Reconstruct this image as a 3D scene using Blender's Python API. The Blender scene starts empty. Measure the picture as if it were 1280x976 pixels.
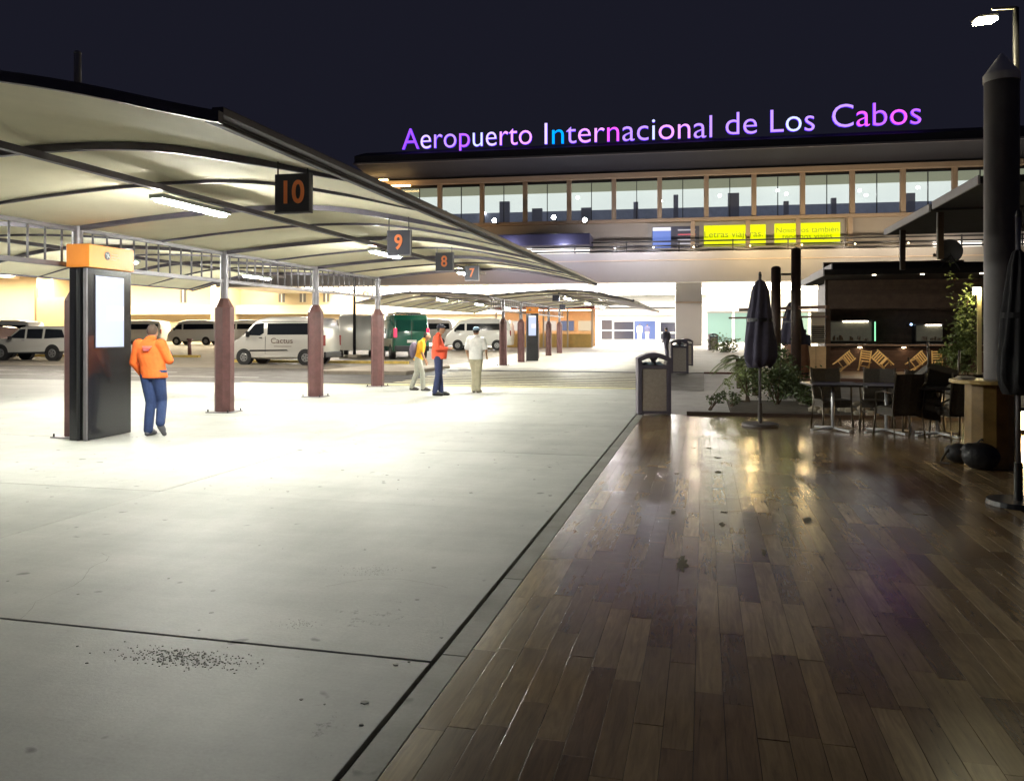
import bpy, bmesh, math, random
from mathutils import Vector, Matrix, Euler
random.seed(7)
sin, cos, PI, R = math.sin, math.cos, math.pi, math.radians
S = bpy.context.scene
COL = S.collection

# ---------------------------------------------------------------- camera, sky, exposure
YAW = math.atan(0.24); CS, SN = cos(YAW), sin(YAW)
EYE = 1.55; HOR = 415.0
cam_d = bpy.data.cameras.new('camera'); cam = bpy.data.objects.new('camera', cam_d); COL.objects.link(cam)
cam.location = (0, 0, EYE); cam.rotation_euler = (R(90), 0, YAW)
cam_d.sensor_width = 36; cam_d.lens = 28.125; cam_d.shift_y = -73/1280; cam_d.clip_end = 2000; cam_d.clip_start = 0.05
S.camera = cam
wd = bpy.data.worlds.new('World'); S.world = wd; wd.use_nodes = True
nt = wd.node_tree; bg = nt.nodes['Background']
bg.inputs['Color'].default_value = (0.0185, 0.019, 0.034, 1); bg.inputs['Strength'].default_value = 0.26
S.view_settings.view_transform = 'Standard'; S.view_settings.look = 'None'
S.view_settings.exposure = 1.0; S.view_settings.gamma = 1
S.cycles.use_denoising = True; S.cycles.max_bounces = 6; S.cycles.diffuse_bounces = 3; S.cycles.glossy_bounces = 3
S.cycles.transparent_max_bounces = 12; S.cycles.sample_clamp_indirect = 4; S.cycles.sample_clamp_direct = 0
S.cycles.caustics_reflective = False; S.cycles.caustics_refractive = False

TUBE_L = 375      # strength of the tube lamps under the shelter
SOFFIT_L = 14.0    # terminal soffit panels

# ---------------------------------------------------------------- measuring helpers
def W(px, py, zc):
    xc = (px-640)/1000*zc
    return Vector((xc*CS - zc*SN, zc*CS + xc*SN, EYE-(py-HOR)/1000*zc))
def G(px, py, z=0.0): return W(px, py, 1000*(EYE-z)/(py-HOR))
def rise(Y): return 0.015*min(70, max(0, Y-38))
TO = W(880, 415, 66); TO.z = 0; TA = R(3.2)
UH = Vector((cos(TA), sin(TA), 0)); VH = Vector((-sin(TA), cos(TA), 0))
def FP(px, py, v=0.0):
    a = (px-640)/1000; D = Vector((a*CS-SN, CS+a*SN, 0))
    zc = (v + TO.dot(VH))/D.dot(VH)
    p = D*zc - TO
    return p.dot(UH), EYE-(py-HOR)/1000*zc

# ---------------------------------------------------------------- materials
MATS = {}
def mat(name, col, rough=0.6, metal=0.0, var=0.0, scale=4.0, bump=0.0, bscale=40.0, emit=None, es=1.0, alpha=None, rnd=0.0, coat=0.0):
    if name in MATS: return MATS[name]
    m = bpy.data.materials.new(name); m.use_nodes = True; n = m.node_tree.nodes; l = m.node_tree.links
    b = n['Principled BSDF']; b.inputs['Base Color'].default_value = (*col, 1)
    b.inputs['Roughness'].default_value = rough; b.inputs['Metallic'].default_value = metal
    if coat: b.inputs['Coat Weight'].default_value = coat; b.inputs['Coat Roughness'].default_value = 0.08
    if emit: b.inputs['Emission Color'].default_value = (*emit, 1); b.inputs['Emission Strength'].default_value = es*.467
    tc = n.new('ShaderNodeTexCoord')
    if var or rnd:
        nz = n.new('ShaderNodeTexNoise'); nz.inputs['Scale'].default_value = scale; nz.inputs['Detail'].default_value = 6
        nz.inputs['Roughness'].default_value = 0.65
        l.new(tc.outputs['Object'], nz.inputs['Vector'])
        mr = n.new('ShaderNodeMapRange'); mr.inputs[1].default_value = 0.3; mr.inputs[2].default_value = 0.7
        mr.inputs[3].default_value = 1-var; mr.inputs[4].default_value = 1+var
        l.new(nz.outputs['Fac'], mr.inputs[0])
        val = mr.outputs[0]
        if rnd:
            oi = n.new('ShaderNodeObjectInfo'); m2 = n.new('ShaderNodeMapRange'); m2.inputs[3].default_value = 1-rnd; m2.inputs[4].default_value = 1+rnd
            l.new(oi.outputs['Random'], m2.inputs[0]); mm = n.new('ShaderNodeMath'); mm.operation = 'MULTIPLY'
            l.new(val, mm.inputs[0]); l.new(m2.outputs[0], mm.inputs[1]); val = mm.outputs[0]
        hs = n.new('ShaderNodeHueSaturation'); hs.inputs['Color'].default_value = (*col, 1); l.new(val, hs.inputs['Value'])
        l.new(hs.outputs[0], b.inputs['Base Color'])
    if bump:
        nb = n.new('ShaderNodeTexNoise'); nb.inputs['Scale'].default_value = bscale; nb.inputs['Detail'].default_value = 5
        l.new(tc.outputs['Object'], nb.inputs['Vector'])
        bp = n.new('ShaderNodeBump'); bp.inputs['Strength'].default_value = bump; bp.inputs['Distance'].default_value = 0.01
        l.new(nb.outputs['Fac'], bp.inputs['Height']); l.new(bp.outputs[0], b.inputs['Normal'])
    MATS[name] = m
    return m
def emat(name, col, st):
    if name in MATS: return MATS[name]
    m = bpy.data.materials.new(name); m.use_nodes = True; n = m.node_tree.nodes
    b = n['Principled BSDF']; b.inputs['Base Color'].default_value = (*[x*.25 for x in col], 1)
    b.inputs['Emission Color'].default_value = (*col, 1); b.inputs['Emission Strength'].default_value = st*(0.467 if st < 5 else 1)
    MATS[name] = m; return m
def glassmat(name, tint, refl=0.12, rough=0.03):
    if name in MATS: return MATS[name]
    m = bpy.data.materials.new(name); m.use_nodes = True; n = m.node_tree.nodes; l = m.node_tree.links
    out = n['Material Output']; n.remove(n['Principled BSDF'])
    t = n.new('ShaderNodeBsdfTransparent'); t.inputs[0].default_value = (*tint, 1)
    g = n.new('ShaderNodeBsdfGlossy'); g.inputs['Roughness'].default_value = rough
    fr = n.new('ShaderNodeFresnel'); fr.inputs['IOR'].default_value = 1.45
    mx = n.new('ShaderNodeMixShader'); l.new(fr.outputs[0], mx.inputs[0]); l.new(t.outputs[0], mx.inputs[1]); l.new(g.outputs[0], mx.inputs[2])
    l.new(mx.outputs[0], out.inputs['Surface']); MATS[name] = m; return m

def concrete_mat(name, base, stain=0.35, r0=.5, r1=.75):
    m = bpy.data.materials.new(name); m.use_nodes = True; n = m.node_tree.nodes; l = m.node_tree.links
    b = n['Principled BSDF']; ge = n.new('ShaderNodeNewGeometry'); oi = n.new('ShaderNodeObjectInfo')
    def noise(sc, det=6, ro=.6, stretch=None):
        t = n.new('ShaderNodeTexNoise'); t.inputs['Scale'].default_value = sc; t.inputs['Detail'].default_value = det; t.inputs['Roughness'].default_value = ro
        if stretch:
            mp = n.new('ShaderNodeMapping'); mp.inputs['Scale'].default_value = stretch; l.new(ge.outputs['Position'], mp.inputs[0]); l.new(mp.outputs[0], t.inputs['Vector'])
        else: l.new(ge.outputs['Position'], t.inputs['Vector'])
        return t
    def mrange(src, a, b_, c, d):
        r = n.new('ShaderNodeMapRange'); r.inputs[1].default_value = a; r.inputs[2].default_value = b_; r.inputs[3].default_value = c; r.inputs[4].default_value = d
        l.new(src, r.inputs[0]); return r.outputs[0]
    def mul(x, y):
        k = n.new('ShaderNodeMath'); k.operation = 'MULTIPLY'; l.new(x, k.inputs[0]); l.new(y, k.inputs[1]); return k.outputs[0]
    a1 = mrange(noise(0.35, 5).outputs['Fac'], .3, .7, 1-stain*.3, 1.05)
    a2 = mrange(noise(2.2, 8, .7, (1, .45, 1)).outputs['Fac'], .3, .75, 1-stain*.5, 1.07)
    a3 = mrange(noise(1.1, 9, .75, (.35, 1.6, 1)).outputs['Fac'], .35, .7, 1-stain*.5, 1.05)
    a4 = mrange(noise(60, 3).outputs['Fac'], .3, .7, .95, 1.05)
    pit = mrange(mul(noise(0.9, 4, .6).outputs['Fac'], noise(14, 6, .8).outputs['Fac']), .36, .43, 1.0, .45)
    spots = mrange(noise(5.5, 2, .4).outputs['Fac'], .72, .76, 1.0, .5)
    o1 = mrange(oi.outputs['Random'], 0, 1, .93, 1.05)
    v = mul(mul(mul(a1, a2), mul(a3, a4)), mul(mul(pit, spots), o1))
    hs = n.new('ShaderNodeHueSaturation'); hs.inputs['Color'].default_value = (*base, 1); l.new(v, hs.inputs['Value'])
    l.new(hs.outputs[0], b.inputs['Base Color'])
    b.inputs['Roughness'].default_value = .62
    l.new(mrange(noise(1.5, 5).outputs['Fac'], .3, .7, r0, r1), b.inputs['Roughness'])
    bp = n.new('ShaderNodeBump'); bp.inputs['Strength'].default_value = .35; bp.inputs['Distance'].default_value = .004
    l.new(noise(45, 6).outputs['Fac'], bp.inputs['Height']); l.new(bp.outputs[0], b.inputs['Normal'])
    MATS[name] = m; return m

def deck_mat(name, use_attr):
    m = bpy.data.materials.new(name); m.use_nodes = True; n = m.node_tree.nodes; l = m.node_tree.links
    b = n['Principled BSDF']; ge = n.new('ShaderNodeNewGeometry')
    if use_attr:
        at = n.new('ShaderNodeAttribute'); at.attribute_name = 'rnd'; rv = at.outputs['Fac']
    else:
        oi = n.new('ShaderNodeObjectInfo'); rv = oi.outputs['Random']
    cr = n.new('ShaderNodeValToRGB'); cr.color_ramp.interpolation = 'LINEAR'
    e = cr.color_ramp.elements; e[0].position = 0; e[0].color = (.14, .085, .042, 1); e[1].position = 1; e[1].color = (.34, .24, .125, 1)
    for p, c in ((.25, (.17, .104, .048, 1)), (.5, (.205, .135, .064, 1)), (.75, (.26, .175, .084, 1))):
        k = e.new(p); k.color = c
    l.new(rv, cr.inputs[0])
    # grain, shifted per tile
    ad = n.new('ShaderNodeCombineXYZ'); ml = n.new('ShaderNodeMath'); ml.operation = 'MULTIPLY'; ml.inputs[1].default_value = 37; l.new(rv, ml.inputs[0]); l.new(ml.outputs[0], ad.inputs[2])
    va = n.new('ShaderNodeVectorMath'); va.operation = 'ADD'; l.new(ge.outputs['Position'], va.inputs[0]); l.new(ad.outputs[0], va.inputs[1])
    mp = n.new('ShaderNodeMapping'); mp.inputs['Scale'].default_value = (9, .9, 1); l.new(va.outputs[0], mp.inputs[0])
    g = n.new('ShaderNodeTexNoise'); g.inputs['Scale'].default_value = 3; g.inputs['Detail'].default_value = 8; g.inputs['Roughness'].default_value = .65; g.inputs['Distortion'].default_value = 1.0
    l.new(mp.outputs[0], g.inputs['Vector'])
    r1 = n.new('ShaderNodeMapRange'); r1.inputs[1].default_value = .3; r1.inputs[2].default_value = .7; r1.inputs[3].default_value = .68; r1.inputs[4].default_value = 1.25; l.new(g.outputs['Fac'], r1.inputs[0])
    st = n.new('ShaderNodeTexNoise'); st.inputs['Scale'].default_value = .8; st.inputs['Detail'].default_value = 6; l.new(ge.outputs['Position'], st.inputs['Vector'])
    r2 = n.new('ShaderNodeMapRange'); r2.inputs[1].default_value = .35; r2.inputs[2].default_value = .65; r2.inputs[3].default_value = .72; r2.inputs[4].default_value = 1.15; l.new(st.outputs['Fac'], r2.inputs[0])
    mm = n.new('ShaderNodeMath'); mm.operation = 'MULTIPLY'; l.new(r1.outputs[0], mm.inputs[0]); l.new(r2.outputs[0], mm.inputs[1])
    hs = n.new('ShaderNodeHueSaturation'); l.new(cr.outputs[0], hs.inputs['Color']); l.new(mm.outputs[0], hs.inputs['Value']); l.new(hs.outputs[0], b.inputs['Base Color'])
    # worn gloss: patches where the glaze is dull
    w = n.new('ShaderNodeTexNoise'); w.inputs['Scale'].default_value = 1.3; w.inputs['Detail'].default_value = 3; w.inputs['Roughness'].default_value = .5; l.new(ge.outputs['Position'], w.inputs['Vector'])
    r3 = n.new('ShaderNodeMapRange'); r3.inputs[1].default_value = .2; r3.inputs[2].default_value = .8; r3.inputs[3].default_value = .17; r3.inputs[4].default_value = .262; b.inputs['IOR'].default_value = 1.8; l.new(w.outputs['Fac'], r3.inputs[0])
    l.new(r3.outputs[0], b.inputs['Roughness'])
    bp = n.new('ShaderNodeBump'); bp.inputs['Strength'].default_value = .5; bp.inputs['Distance'].default_value = .003
    sw = n.new('ShaderNodeTexNoise'); sw.inputs['Scale'].default_value = 7; sw.inputs['Detail'].default_value = 4; l.new(va.outputs[0], sw.inputs['Vector'])
    l.new(sw.outputs['Fac'], bp.inputs['Height']); l.new(bp.outputs[0], b.inputs['Normal'])
    MATS[name] = m; return m

# ---------------------------------------------------------------- geometry helpers
class B:
    def __init__(s): s.v = []; s.f = []; s.mi = []
    def add(s, vs, fs, mi=0):
        o = len(s.v); s.v += [tuple(v) for v in vs]
        for f in fs: s.f.append(tuple(i+o for i in f)); s.mi.append(mi)
        return s
    def box(s, c, d, rz=0, M=None, mi=0):
        hx, hy, hz = d[0]/2, d[1]/2, d[2]/2
        vs = [Vector((x, y, z)) for z in (-hz, hz) for y in (-hy, hy) for x in (-hx, hx)]
        if M is None: M = Matrix.Rotation(rz, 3, 'Z')
        vs = [M @ v + Vector(c) for v in vs]
        return s.add(vs, [(0,2,3,1),(4,5,7,6),(0,1,5,4),(2,6,7,3),(0,4,6,2),(1,3,7,5)], mi)
    def b2(s, a, b, mi=0):
        return s.box([(a[i]+b[i])/2 for i in range(3)], [abs(b[i]-a[i]) for i in range(3)], mi=mi)
    def loft(s, rings, cap=True, mi=0, closed=True):
        n = len(rings[0]); o = len(s.v)
        vs = [p for r in rings for p in r]; fs = []
        for k in range(len(rings)-1):
            for i in range(n if closed else n-1):
                j = (i+1) % n; fs.append((k*n+i, k*n+j, (k+1)*n+j, (k+1)*n+i))
        if cap: fs.append(tuple(range(n-1, -1, -1))); fs.append(tuple((len(rings)-1)*n+i for i in range(n)))
        return s.add(vs, fs, mi)
    def cyl(s, p0, p1, r0, r1=None, n=12, cap=True, mi=0):
        p0, p1 = Vector(p0), Vector(p1); r1 = r0 if r1 is None else r1
        q = (p1-p0).to_track_quat('Z', 'Y').to_matrix()
        ring = lambda p, r: [p + q @ Vector((r*cos(2*PI*i/n), r*sin(2*PI*i/n), 0)) for i in range(n)]
        return s.loft([ring(p0, r0), ring(p1, r1)], cap, mi)
    def tube(s, pts, r, n=8, mi=0):
        pts = [Vector(p) for p in pts]; rings = []
        for i, p in enumerate(pts):
            d = (pts[min(i+1, len(pts)-1)]-pts[max(i-1, 0)]).normalized(); q = d.to_track_quat('Z', 'Y').to_matrix()
            rr = r[i] if isinstance(r, (list, tuple)) else r
            rings.append([p + q @ Vector((rr*cos(2*PI*k/n), rr*sin(2*PI*k/n), 0)) for k in range(n)])
        return s.loft(rings, True, mi)
    def bar(s, p0, p1, w, h, mi=0):
        p0, p1 = Vector(p0), Vector(p1); q = (p1-p0).to_track_quat('Y', 'Z').to_matrix()
        return s.box((p0+p1)/2, (w, (p1-p0).length, h), M=q, mi=mi)
    def ell(s, c, r, n=14, m=9, M=None, mi=0):
        c = Vector(c); rings = []; M = M or Matrix.Identity(3)
        for k in range(m+1):
            t = -PI/2 + PI*k/m; cr = max(cos(t), .02)
            rings.append([c + M @ Vector((r[0]*cr*cos(2*PI*i/n), r[1]*cr*sin(2*PI*i/n), r[2]*sin(t))) for i in range(n)])
        return s.loft(rings, True, mi)
    def cap(s, p0, r0, p1, r1, n=12):
        p0, p1 = Vector(p0), Vector(p1); q = (p1-p0).to_track_quat('Z', 'Y').to_matrix(); L = (p1-p0).length; rings = []
        for t in (-80, -50, -20, 0): rings.append((p0, r0*cos(R(t)), r0*sin(R(t))))
        for t in (0, 20, 50, 80): rings.append((p1, r1*cos(R(t)), r1*sin(R(t))))
        rr = [[p + q @ Vector((r*cos(2*PI*i/n), r*sin(2*PI*i/n), z)) for i in range(n)] for p, r, z in rings]
        return s.loft(rr)
    def chain(s, pts, rs):
        for i in range(len(pts)-1): s.cap(pts[i], rs[i], pts[i+1], rs[i+1])
        return s
    def oval(s, secs, n=18):   # secs: (x,y,z,rx,ry)
        return s.loft([[Vector((x+rx*cos(2*PI*i/n), y+ry*sin(2*PI*i/n), z)) for i in range(n)] for x, y, z, rx, ry in secs])
    def quad(s, a, b, c, d, mi=0): return s.add([a, b, c, d], [(0,1,2,3)], mi)
    def prism(s, poly, y0, y1, mi=0):  # poly in x,z ; extruded in y
        n = len(poly)
        return s.loft([[Vector((x, y0, z)) for x, z in poly], [Vector((x, y1, z)) for x, z in poly]], True, mi)
    def mesh(s, name, mats, smooth=False, bevel=0, seg=2):
        me = bpy.data.meshes.new(name); me.from_pydata(s.v, [], s.f)
        for m in (mats if isinstance(mats, (list, tuple)) else [mats]): me.materials.append(m)
        for p, i in zip(me.polygons, s.mi): p.material_index = i
        bm = bmesh.new(); bm.from_mesh(me)
        bmesh.ops.recalc_face_normals(bm, faces=bm.faces)
        if bevel: bmesh.ops.bevel(bm, geom=list(bm.edges), offset=bevel, segments=seg, affect='EDGES', profile=.6, clamp_overlap=True)
        bm.to_mesh(me); bm.free()
        if smooth:
            for p in me.polygons: p.use_smooth = True
        me.update(); return me
def link(name, me, parent=None, loc=(0,0,0), rz=0):
    o = bpy.data.objects.new(name, me); COL.objects.link(o); o.location = loc
    if rz: o.rotation_euler = (0, 0, rz)
    if parent: o.parent = parent
    return o
def obj(name, b, m, parent=None, smooth=False, bevel=0, **k): return link(name, b.mesh(name, m, smooth, bevel), parent, **k)
def tag(o, label=None, cat=None, group=None, kind=None):
    if label: o['label'] = label
    if cat: o['category'] = cat
    if group: o['group'] = group
    if kind: o['kind'] = kind
    return o
def thing(name, label, cat, loc=(0,0,0), rz=0, group=None):
    o = bpy.data.objects.new(name, None); COL.objects.link(o); o.location = loc; o.rotation_euler = (0, 0, rz); o.empty_display_size = .2
    return tag(o, label, cat, group)
def autosmooth(o, ang=35):
    me = o.data
    for p in me.polygons: p.use_smooth = True
    bm = bmesh.new(); bm.from_mesh(me)
    for e in bm.edges:
        if len(e.link_faces) == 2 and e.calc_face_angle(0) > R(ang): e.smooth = False
    bm.to_mesh(me); bm.free(); return o
KIDS = {}
def copy_tree(o, parent=None):
    c = o.copy(); COL.objects.link(c)
    if parent: c.parent = parent
    for ch in [x for x in list(COL.objects) if x.parent == o]: copy_tree(ch, c)
    return c
def txt(s, size, m, parent, loc, rot, ext=.004, name='lettering', align='CENTER', bold=0.0, sx=1.0):
    cu = bpy.data.curves.new('t', 'FONT'); cu.body = s; cu.size = size; cu.extrude = ext; cu.align_x = align; cu.align_y = 'CENTER'; cu.offset = bold
    t = bpy.data.objects.new('t', cu); COL.objects.link(t)
    dg = bpy.context.evaluated_depsgraph_get(); me = bpy.data.meshes.new_from_object(t.evaluated_get(dg))
    bpy.data.objects.remove(t); me.materials.clear(); me.materials.append(m)
    o = link(name, me, parent, loc); o.rotation_euler = rot; o.scale = (sx, 1, 1); return o
def remesh(b, vox, smooth_it=4, name='m', m=None):
    me = b.mesh(name, m); o = bpy.data.objects.new('tmp', me); COL.objects.link(o)
    md = o.modifiers.new('r', 'REMESH'); md.mode = 'VOXEL'; md.voxel_size = vox; md.use_smooth_shade = True
    s = o.modifiers.new('s', 'SMOOTH'); s.iterations = smooth_it; s.factor = .5
    dg = bpy.context.evaluated_depsgraph_get(); r = bpy.data.meshes.new_from_object(o.evaluated_get(dg))
    bpy.data.objects.remove(o); r.name = name
    if not r.materials: r.materials.append(m)
    for p in r.polygons: p.use_smooth = True
    return r

# common materials
CONC = concrete_mat('walkway_concrete', (.41, .415, .385), .28, .56, .62)
CONC2 = concrete_mat('plaza_concrete', (.45, .43, .38), .3)
ASPH = concrete_mat('asphalt', (.10, .09, .082), .3)
LANE = concrete_mat('lane_concrete', (.33, .31, .30), .25)
JOINT = mat('joint_dark', (.012, .011, .01), .9)
STEEL = mat('steel_grey', (.20, .19, .21), .45, .5, .15)
RIBM = mat('rib_paint', (.085, .075, .10), .42, .3, .15)
CREAM = mat('membrane', (.84, .78, .58), .85, 0, .05, 1.5, .1, 12)
MAROON = mat('maroon_paint', (.105, .045, .045), .45, 0, .28, 5, .2, 30)
BLACK = mat('black_plastic', (.012, .012, .014), .4)
DARK = mat('dark_metal', (.03, .03, .034), .4, .5)
DKWOOD = mat('dark_wood', (.05, .028, .02), .5, 0, .3, 6)
RUBBER = mat('rubber', (.015, .015, .015), .8)
WHITEP = mat('white_paint', (.75, .75, .72), .35, 0, .04, 1, coat=.5)
BEIGE = mat('beige_render', (.40, .365, .335), .8, 0, .06, .4)
GLASSD = mat('dark_glass', (.012, .014, .018), .06)

# ---------------------------------------------------------------- ground
def sheet(name, x0, x1, ys, zoff, m, kind='structure'):
    b = B()
    for i in range(len(ys)-1):
        a, c = ys[i], ys[i+1]
        b.quad((x0, a, rise(a)+zoff), (x1, a, rise(a)+zoff), (x1, c, rise(c)+zoff), (x0, c, rise(c)+zoff))
    o = obj(name, b, m); tag(o, kind=kind); return o
sheet('ground', -320, 320, [-40, 38, 108, 600], -.14, ASPH)
road = sheet('road', -120, -.0, [21.95, 31.2], -.022, ASPH)
sheet('parking_ground', -120, -11.6, [31.2, 38, 108, 110], -.012, concrete_mat('lot_concrete', (.21, .18, .14), .35))
sheet('plaza', -11.6, 60, [31.35, 38, 108, 110], .0, CONC2)
sheet('service_lane', -1.24, 60, [15.5, 31.2], -.03, LANE)
# kerb between lane and plaza
kb = obj('kerb', B().b2((0.0, 31.2, -.05), (3.6, 31.36, .03)), mat('kerb_red', (.16, .06, .05), .7, 0, .2)); tag(kb, kind='structure')
# walkway: cast slabs over a dark bed
wk = obj('walkway', B().b2((-29, -4, -.14), (-1.11, 21.93, -.03)), JOINT); tag(wk, kind='structure')
XE = [-28.6, -24.7, -20.8, -16.88, -12.97, -9.06, -5.15, -1.24]; YE = [-3, .35, 3.57, 6.78, 10.0, 13.2, 16.4, 19.6, 21.9]
for i in range(len(XE)-1):
    for j in range(len(YE)-1):
        g = .004 if YE[j] > 4 else .007
        gx = .004 if XE[i+1] < -2 else .011
        b = B().b2((XE[i]+.003, YE[j]+g, -.03), (XE[i+1]-gx, YE[j+1]-g, random.uniform(-.0015, .0015)))
        obj('slab', b, CONC, wk, bevel=.004)
# narrow margin strip along the deck
y = -3
while y < 15.3:
    y1 = min(y+random.uniform(1.1, 1.5), 15.4)
    obj('slab', B().b2((-1.225, y+.003, -.03), (-1.104, y1-.003, 0)), concrete_mat('margin_concrete', (.33, .32, .285), .6) if 'margin_concrete' not in MATS else MATS['margin_concrete'], wk, bevel=.003); y = y1
# crosswalk
YPAINT = mat('crossing_paint', (.66, .60, .40), .6, 0, .25, 6)
yy = 22.5
for k in range(10):
    o = obj('crosswalk_stripe', B().b2((-9.5+random.uniform(-.2, .2), yy, -.0215), (-1.35, yy+.42, -.0175)), YPAINT, road); yy += .86
obj('yellow_edge_line', B().b2((-14, 22.02, -.0215), (-1.3, 22.38, -.0172)), mat('yellow_line', (.55, .50, .16), .6, 0, .25, 5), road)
for (xa, xb, ya) in ((-40, -20, 27.2), (-60, -15, 24.8)):
    obj('road_line', B().b2((xa, ya, -.0215), (xb, ya+.12, -.0175)), WHITEP, road)
# median islands and kerbs in the parking area
isl = mat('island_concrete', (.36, .31, .25), .8, 0, .15, 3)
p0, p1 = G(398, 466.5), G(518, 466.5)
m1 = obj('median_island', B().b2((p0.x, p0.y, -.1), (p1.x, p0.y+5.2, .11)), [isl], bevel=.02); tag(m1, kind='structure')
YK = mat('yellow_kerb', (.55, .40, .10), .7, 0, .3, 3)
for k, (a, b_, y_) in enumerate(((290, 530, 452.5), (165, 262, 447), (560, 632, 441), (5, 120, 446))):
    q0, q1 = G(a, y_), G(b_, y_)
    z0 = rise(q0.y)
    o = obj('kerb', B().b2((q0.x, q0.y, z0-.1), (q1.x, q0.y+.22, z0+.12)), YK, bevel=.015); tag(o, kind='structure')

# worn pitting, gum and oil spots on the slabs
def flecks(name, cx_, cy_, sx, sy, n, r0, r1, m, seed):
    rnd = random.Random(seed); b = B()
    for k in range(n):
        x, y_ = cx_+rnd.gauss(0, sx), cy_+rnd.gauss(0, sy)
        if x > -1.27 or y_ > 21: continue
        r = rnd.uniform(r0, r1); q = rnd.randint(5, 8); rg = [Vector((x+cos(2*PI*i/q)*r*rnd.uniform(.5, 1.2), y_+sin(2*PI*i/q)*r*rnd.uniform(.5, 1.2), .0022)) for i in range(q)]
        b.loft([rg, [v-Vector((0, 0, .003)) for v in rg]])
    return tag(obj(name, b, m, wk), kind='stuff')
pitm = mat('pitted_concrete', (.29, .29, .265), .95, 0, .3, 30)
g_ = G(232, 822); flecks('surface_pitting', g_.x, g_.y, .16, .05, 380, .0015, .0055, pitm, 1)
g_ = G(372, 780); flecks('surface_pitting', g_.x, g_.y, .05, .03, 50, .0015, .005, pitm, 2)
g_ = G(462, 713); flecks('surface_pitting', g_.x, g_.y, .10, .06, 110, .002, .006, pitm, 3)
flecks('gum_spots', -5.5, 7.5, 3.2, 4.5, 170, .006, .020, mat('gum_grey', (.26, .26, .24), .8, 0, .3, 9), 4)
flecks('gum_spots', -2.6, 3.6, .9, 1.2, 30, .004, .011, mat('gum_dark', (.15, .15, .14), .8), 5)
# hairline cracks and faint rubber marks
crm = mat('crack_dark', (.17, .17, .15), .9)
def crack(px, py, ang, L_, seed, w=.0022):
    rnd = random.Random(seed); p = G(px, py); x, y_ = p.x, p.y; pts = []
    for k in range(int(L_/.06)):
        pts.append((x, y_)); ang += rnd.gauss(0, .28); x += cos(ang)*.06; y_ += sin(ang)*.06
        if x > -1.26: break
    b = B()
    for (x0, y0_), (x1, y1_) in zip(pts[:-1], pts[1:]):
        d = Vector((x1-x0, y1_-y0_, 0)).normalized(); nn = Vector((-d.y, d.x, 0))*w*rnd.uniform(.5, 1.3); a_, c_ = Vector((x0, y0_, .0021)), Vector((x1, y1_, .0021))
        b.quad(a_-nn, c_-nn, c_+nn, a_+nn)
    obj('hairline_crack', b, crm, wk)
crack(560, 735, 2.6, .9, 3, .0014); crack(120, 690, .1, 1.6, 5, .0012)
# ---------------------------------------------------------------- tile deck
deck = obj('tile_deck', B().b2((-1.10, -2.5, -.14), (8.2, 15.42, -.022)), mat('grout', (.045, .038, .03), .8)); tag(deck, kind='structure')
PW, PL = .118, .80
cells = []
nx = int((8.2+1.1)/PW)
for i in range(nx):
    x0 = -1.1 + i*PW; y = -2.5 - random.random()*PL
    while y < 15.4:
        a, c = max(y, -2.5), min(y+PL, 15.41)
        if c-a > .05: cells.append((x0, a, c))
        y += PL
def key(c):
    X, Y = c[0]+PW/2, (c[1]+c[2])/2; zc = Y*CS - X*SN
    if zc < 2.2: return 1e9
    px = 640+1000*(X*CS+Y*SN)/zc; 
    if px > 1300 or px < 380: return 1e9
    return zc
cells.sort(key=key)
DM = deck_mat('deck_tile', False); DMS = deck_mat('deck_tile_far', True)
PM = B().box((0, 0, 0), (PW-.0022, PL-.003, .02)).mesh('tile', DM, bevel=.0008)
for (x0, a, c) in cells[:295]:
    o = link('tile', PM, deck, (x0+PW/2, (a+c)/2, -.011+random.uniform(-.0008, .0008)))
    o.scale = (1, (c-a-.004)/(PL-.004), 1); o.rotation_euler = (random.uniform(-.0014, .0014), random.uniform(-.0028, .0028), 0)
b = B(); rv = []
for (x0, a, c) in cells[295:]:
    if (a+c)/2 < .5: continue
    b.box((x0+PW/2, (a+c)/2, -.011), (PW-.0028, c-a-.003, .02+random.uniform(-.0012, .0012)),
          M=Euler((random.uniform(-.0013, .0013), random.uniform(-.004, .004), 0)).to_matrix()); rv += [random.random()]*6
me = b.mesh('tile_field', DMS); at = me.attributes.new('rnd', 'FLOAT', 'FACE')
for i, r in enumerate(rv): at.data[i].value = r
tag(link('tile_field', me, deck), kind='stuff')
# worn patches where the finish has flaked
pm = mat('flaked_patch', (.075, .06, .03), .85, 0, .3, 20)
for (px, py, w, l_) in ((852, 705, .10, .30), (842, 640, .05, .10), (1009, 650, .10, .26), (903, 655, .06, .12), (898, 590, .10, .12), (905, 640, .07, .05), (955, 690, .05, .14), (868, 560, .10, .08), (846, 592, .08, .07), (897, 572, .12, .1), (886, 560, .1, .1)):
    p = G(px, py); b = B(); ring = []
    n = 26
    for i in range(n):
        t = 2*PI*i/n; rr = random.uniform(.35, 1.0); ring.append(Vector((p.x+cos(t)*w*.5*rr, p.y+sin(t)*l_*.5*rr*1.6, .0012)))
    b.loft([ring, [v-Vector((0, 0, .004)) for v in ring]])
    obj('worn_patch', b, pm, deck)

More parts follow.
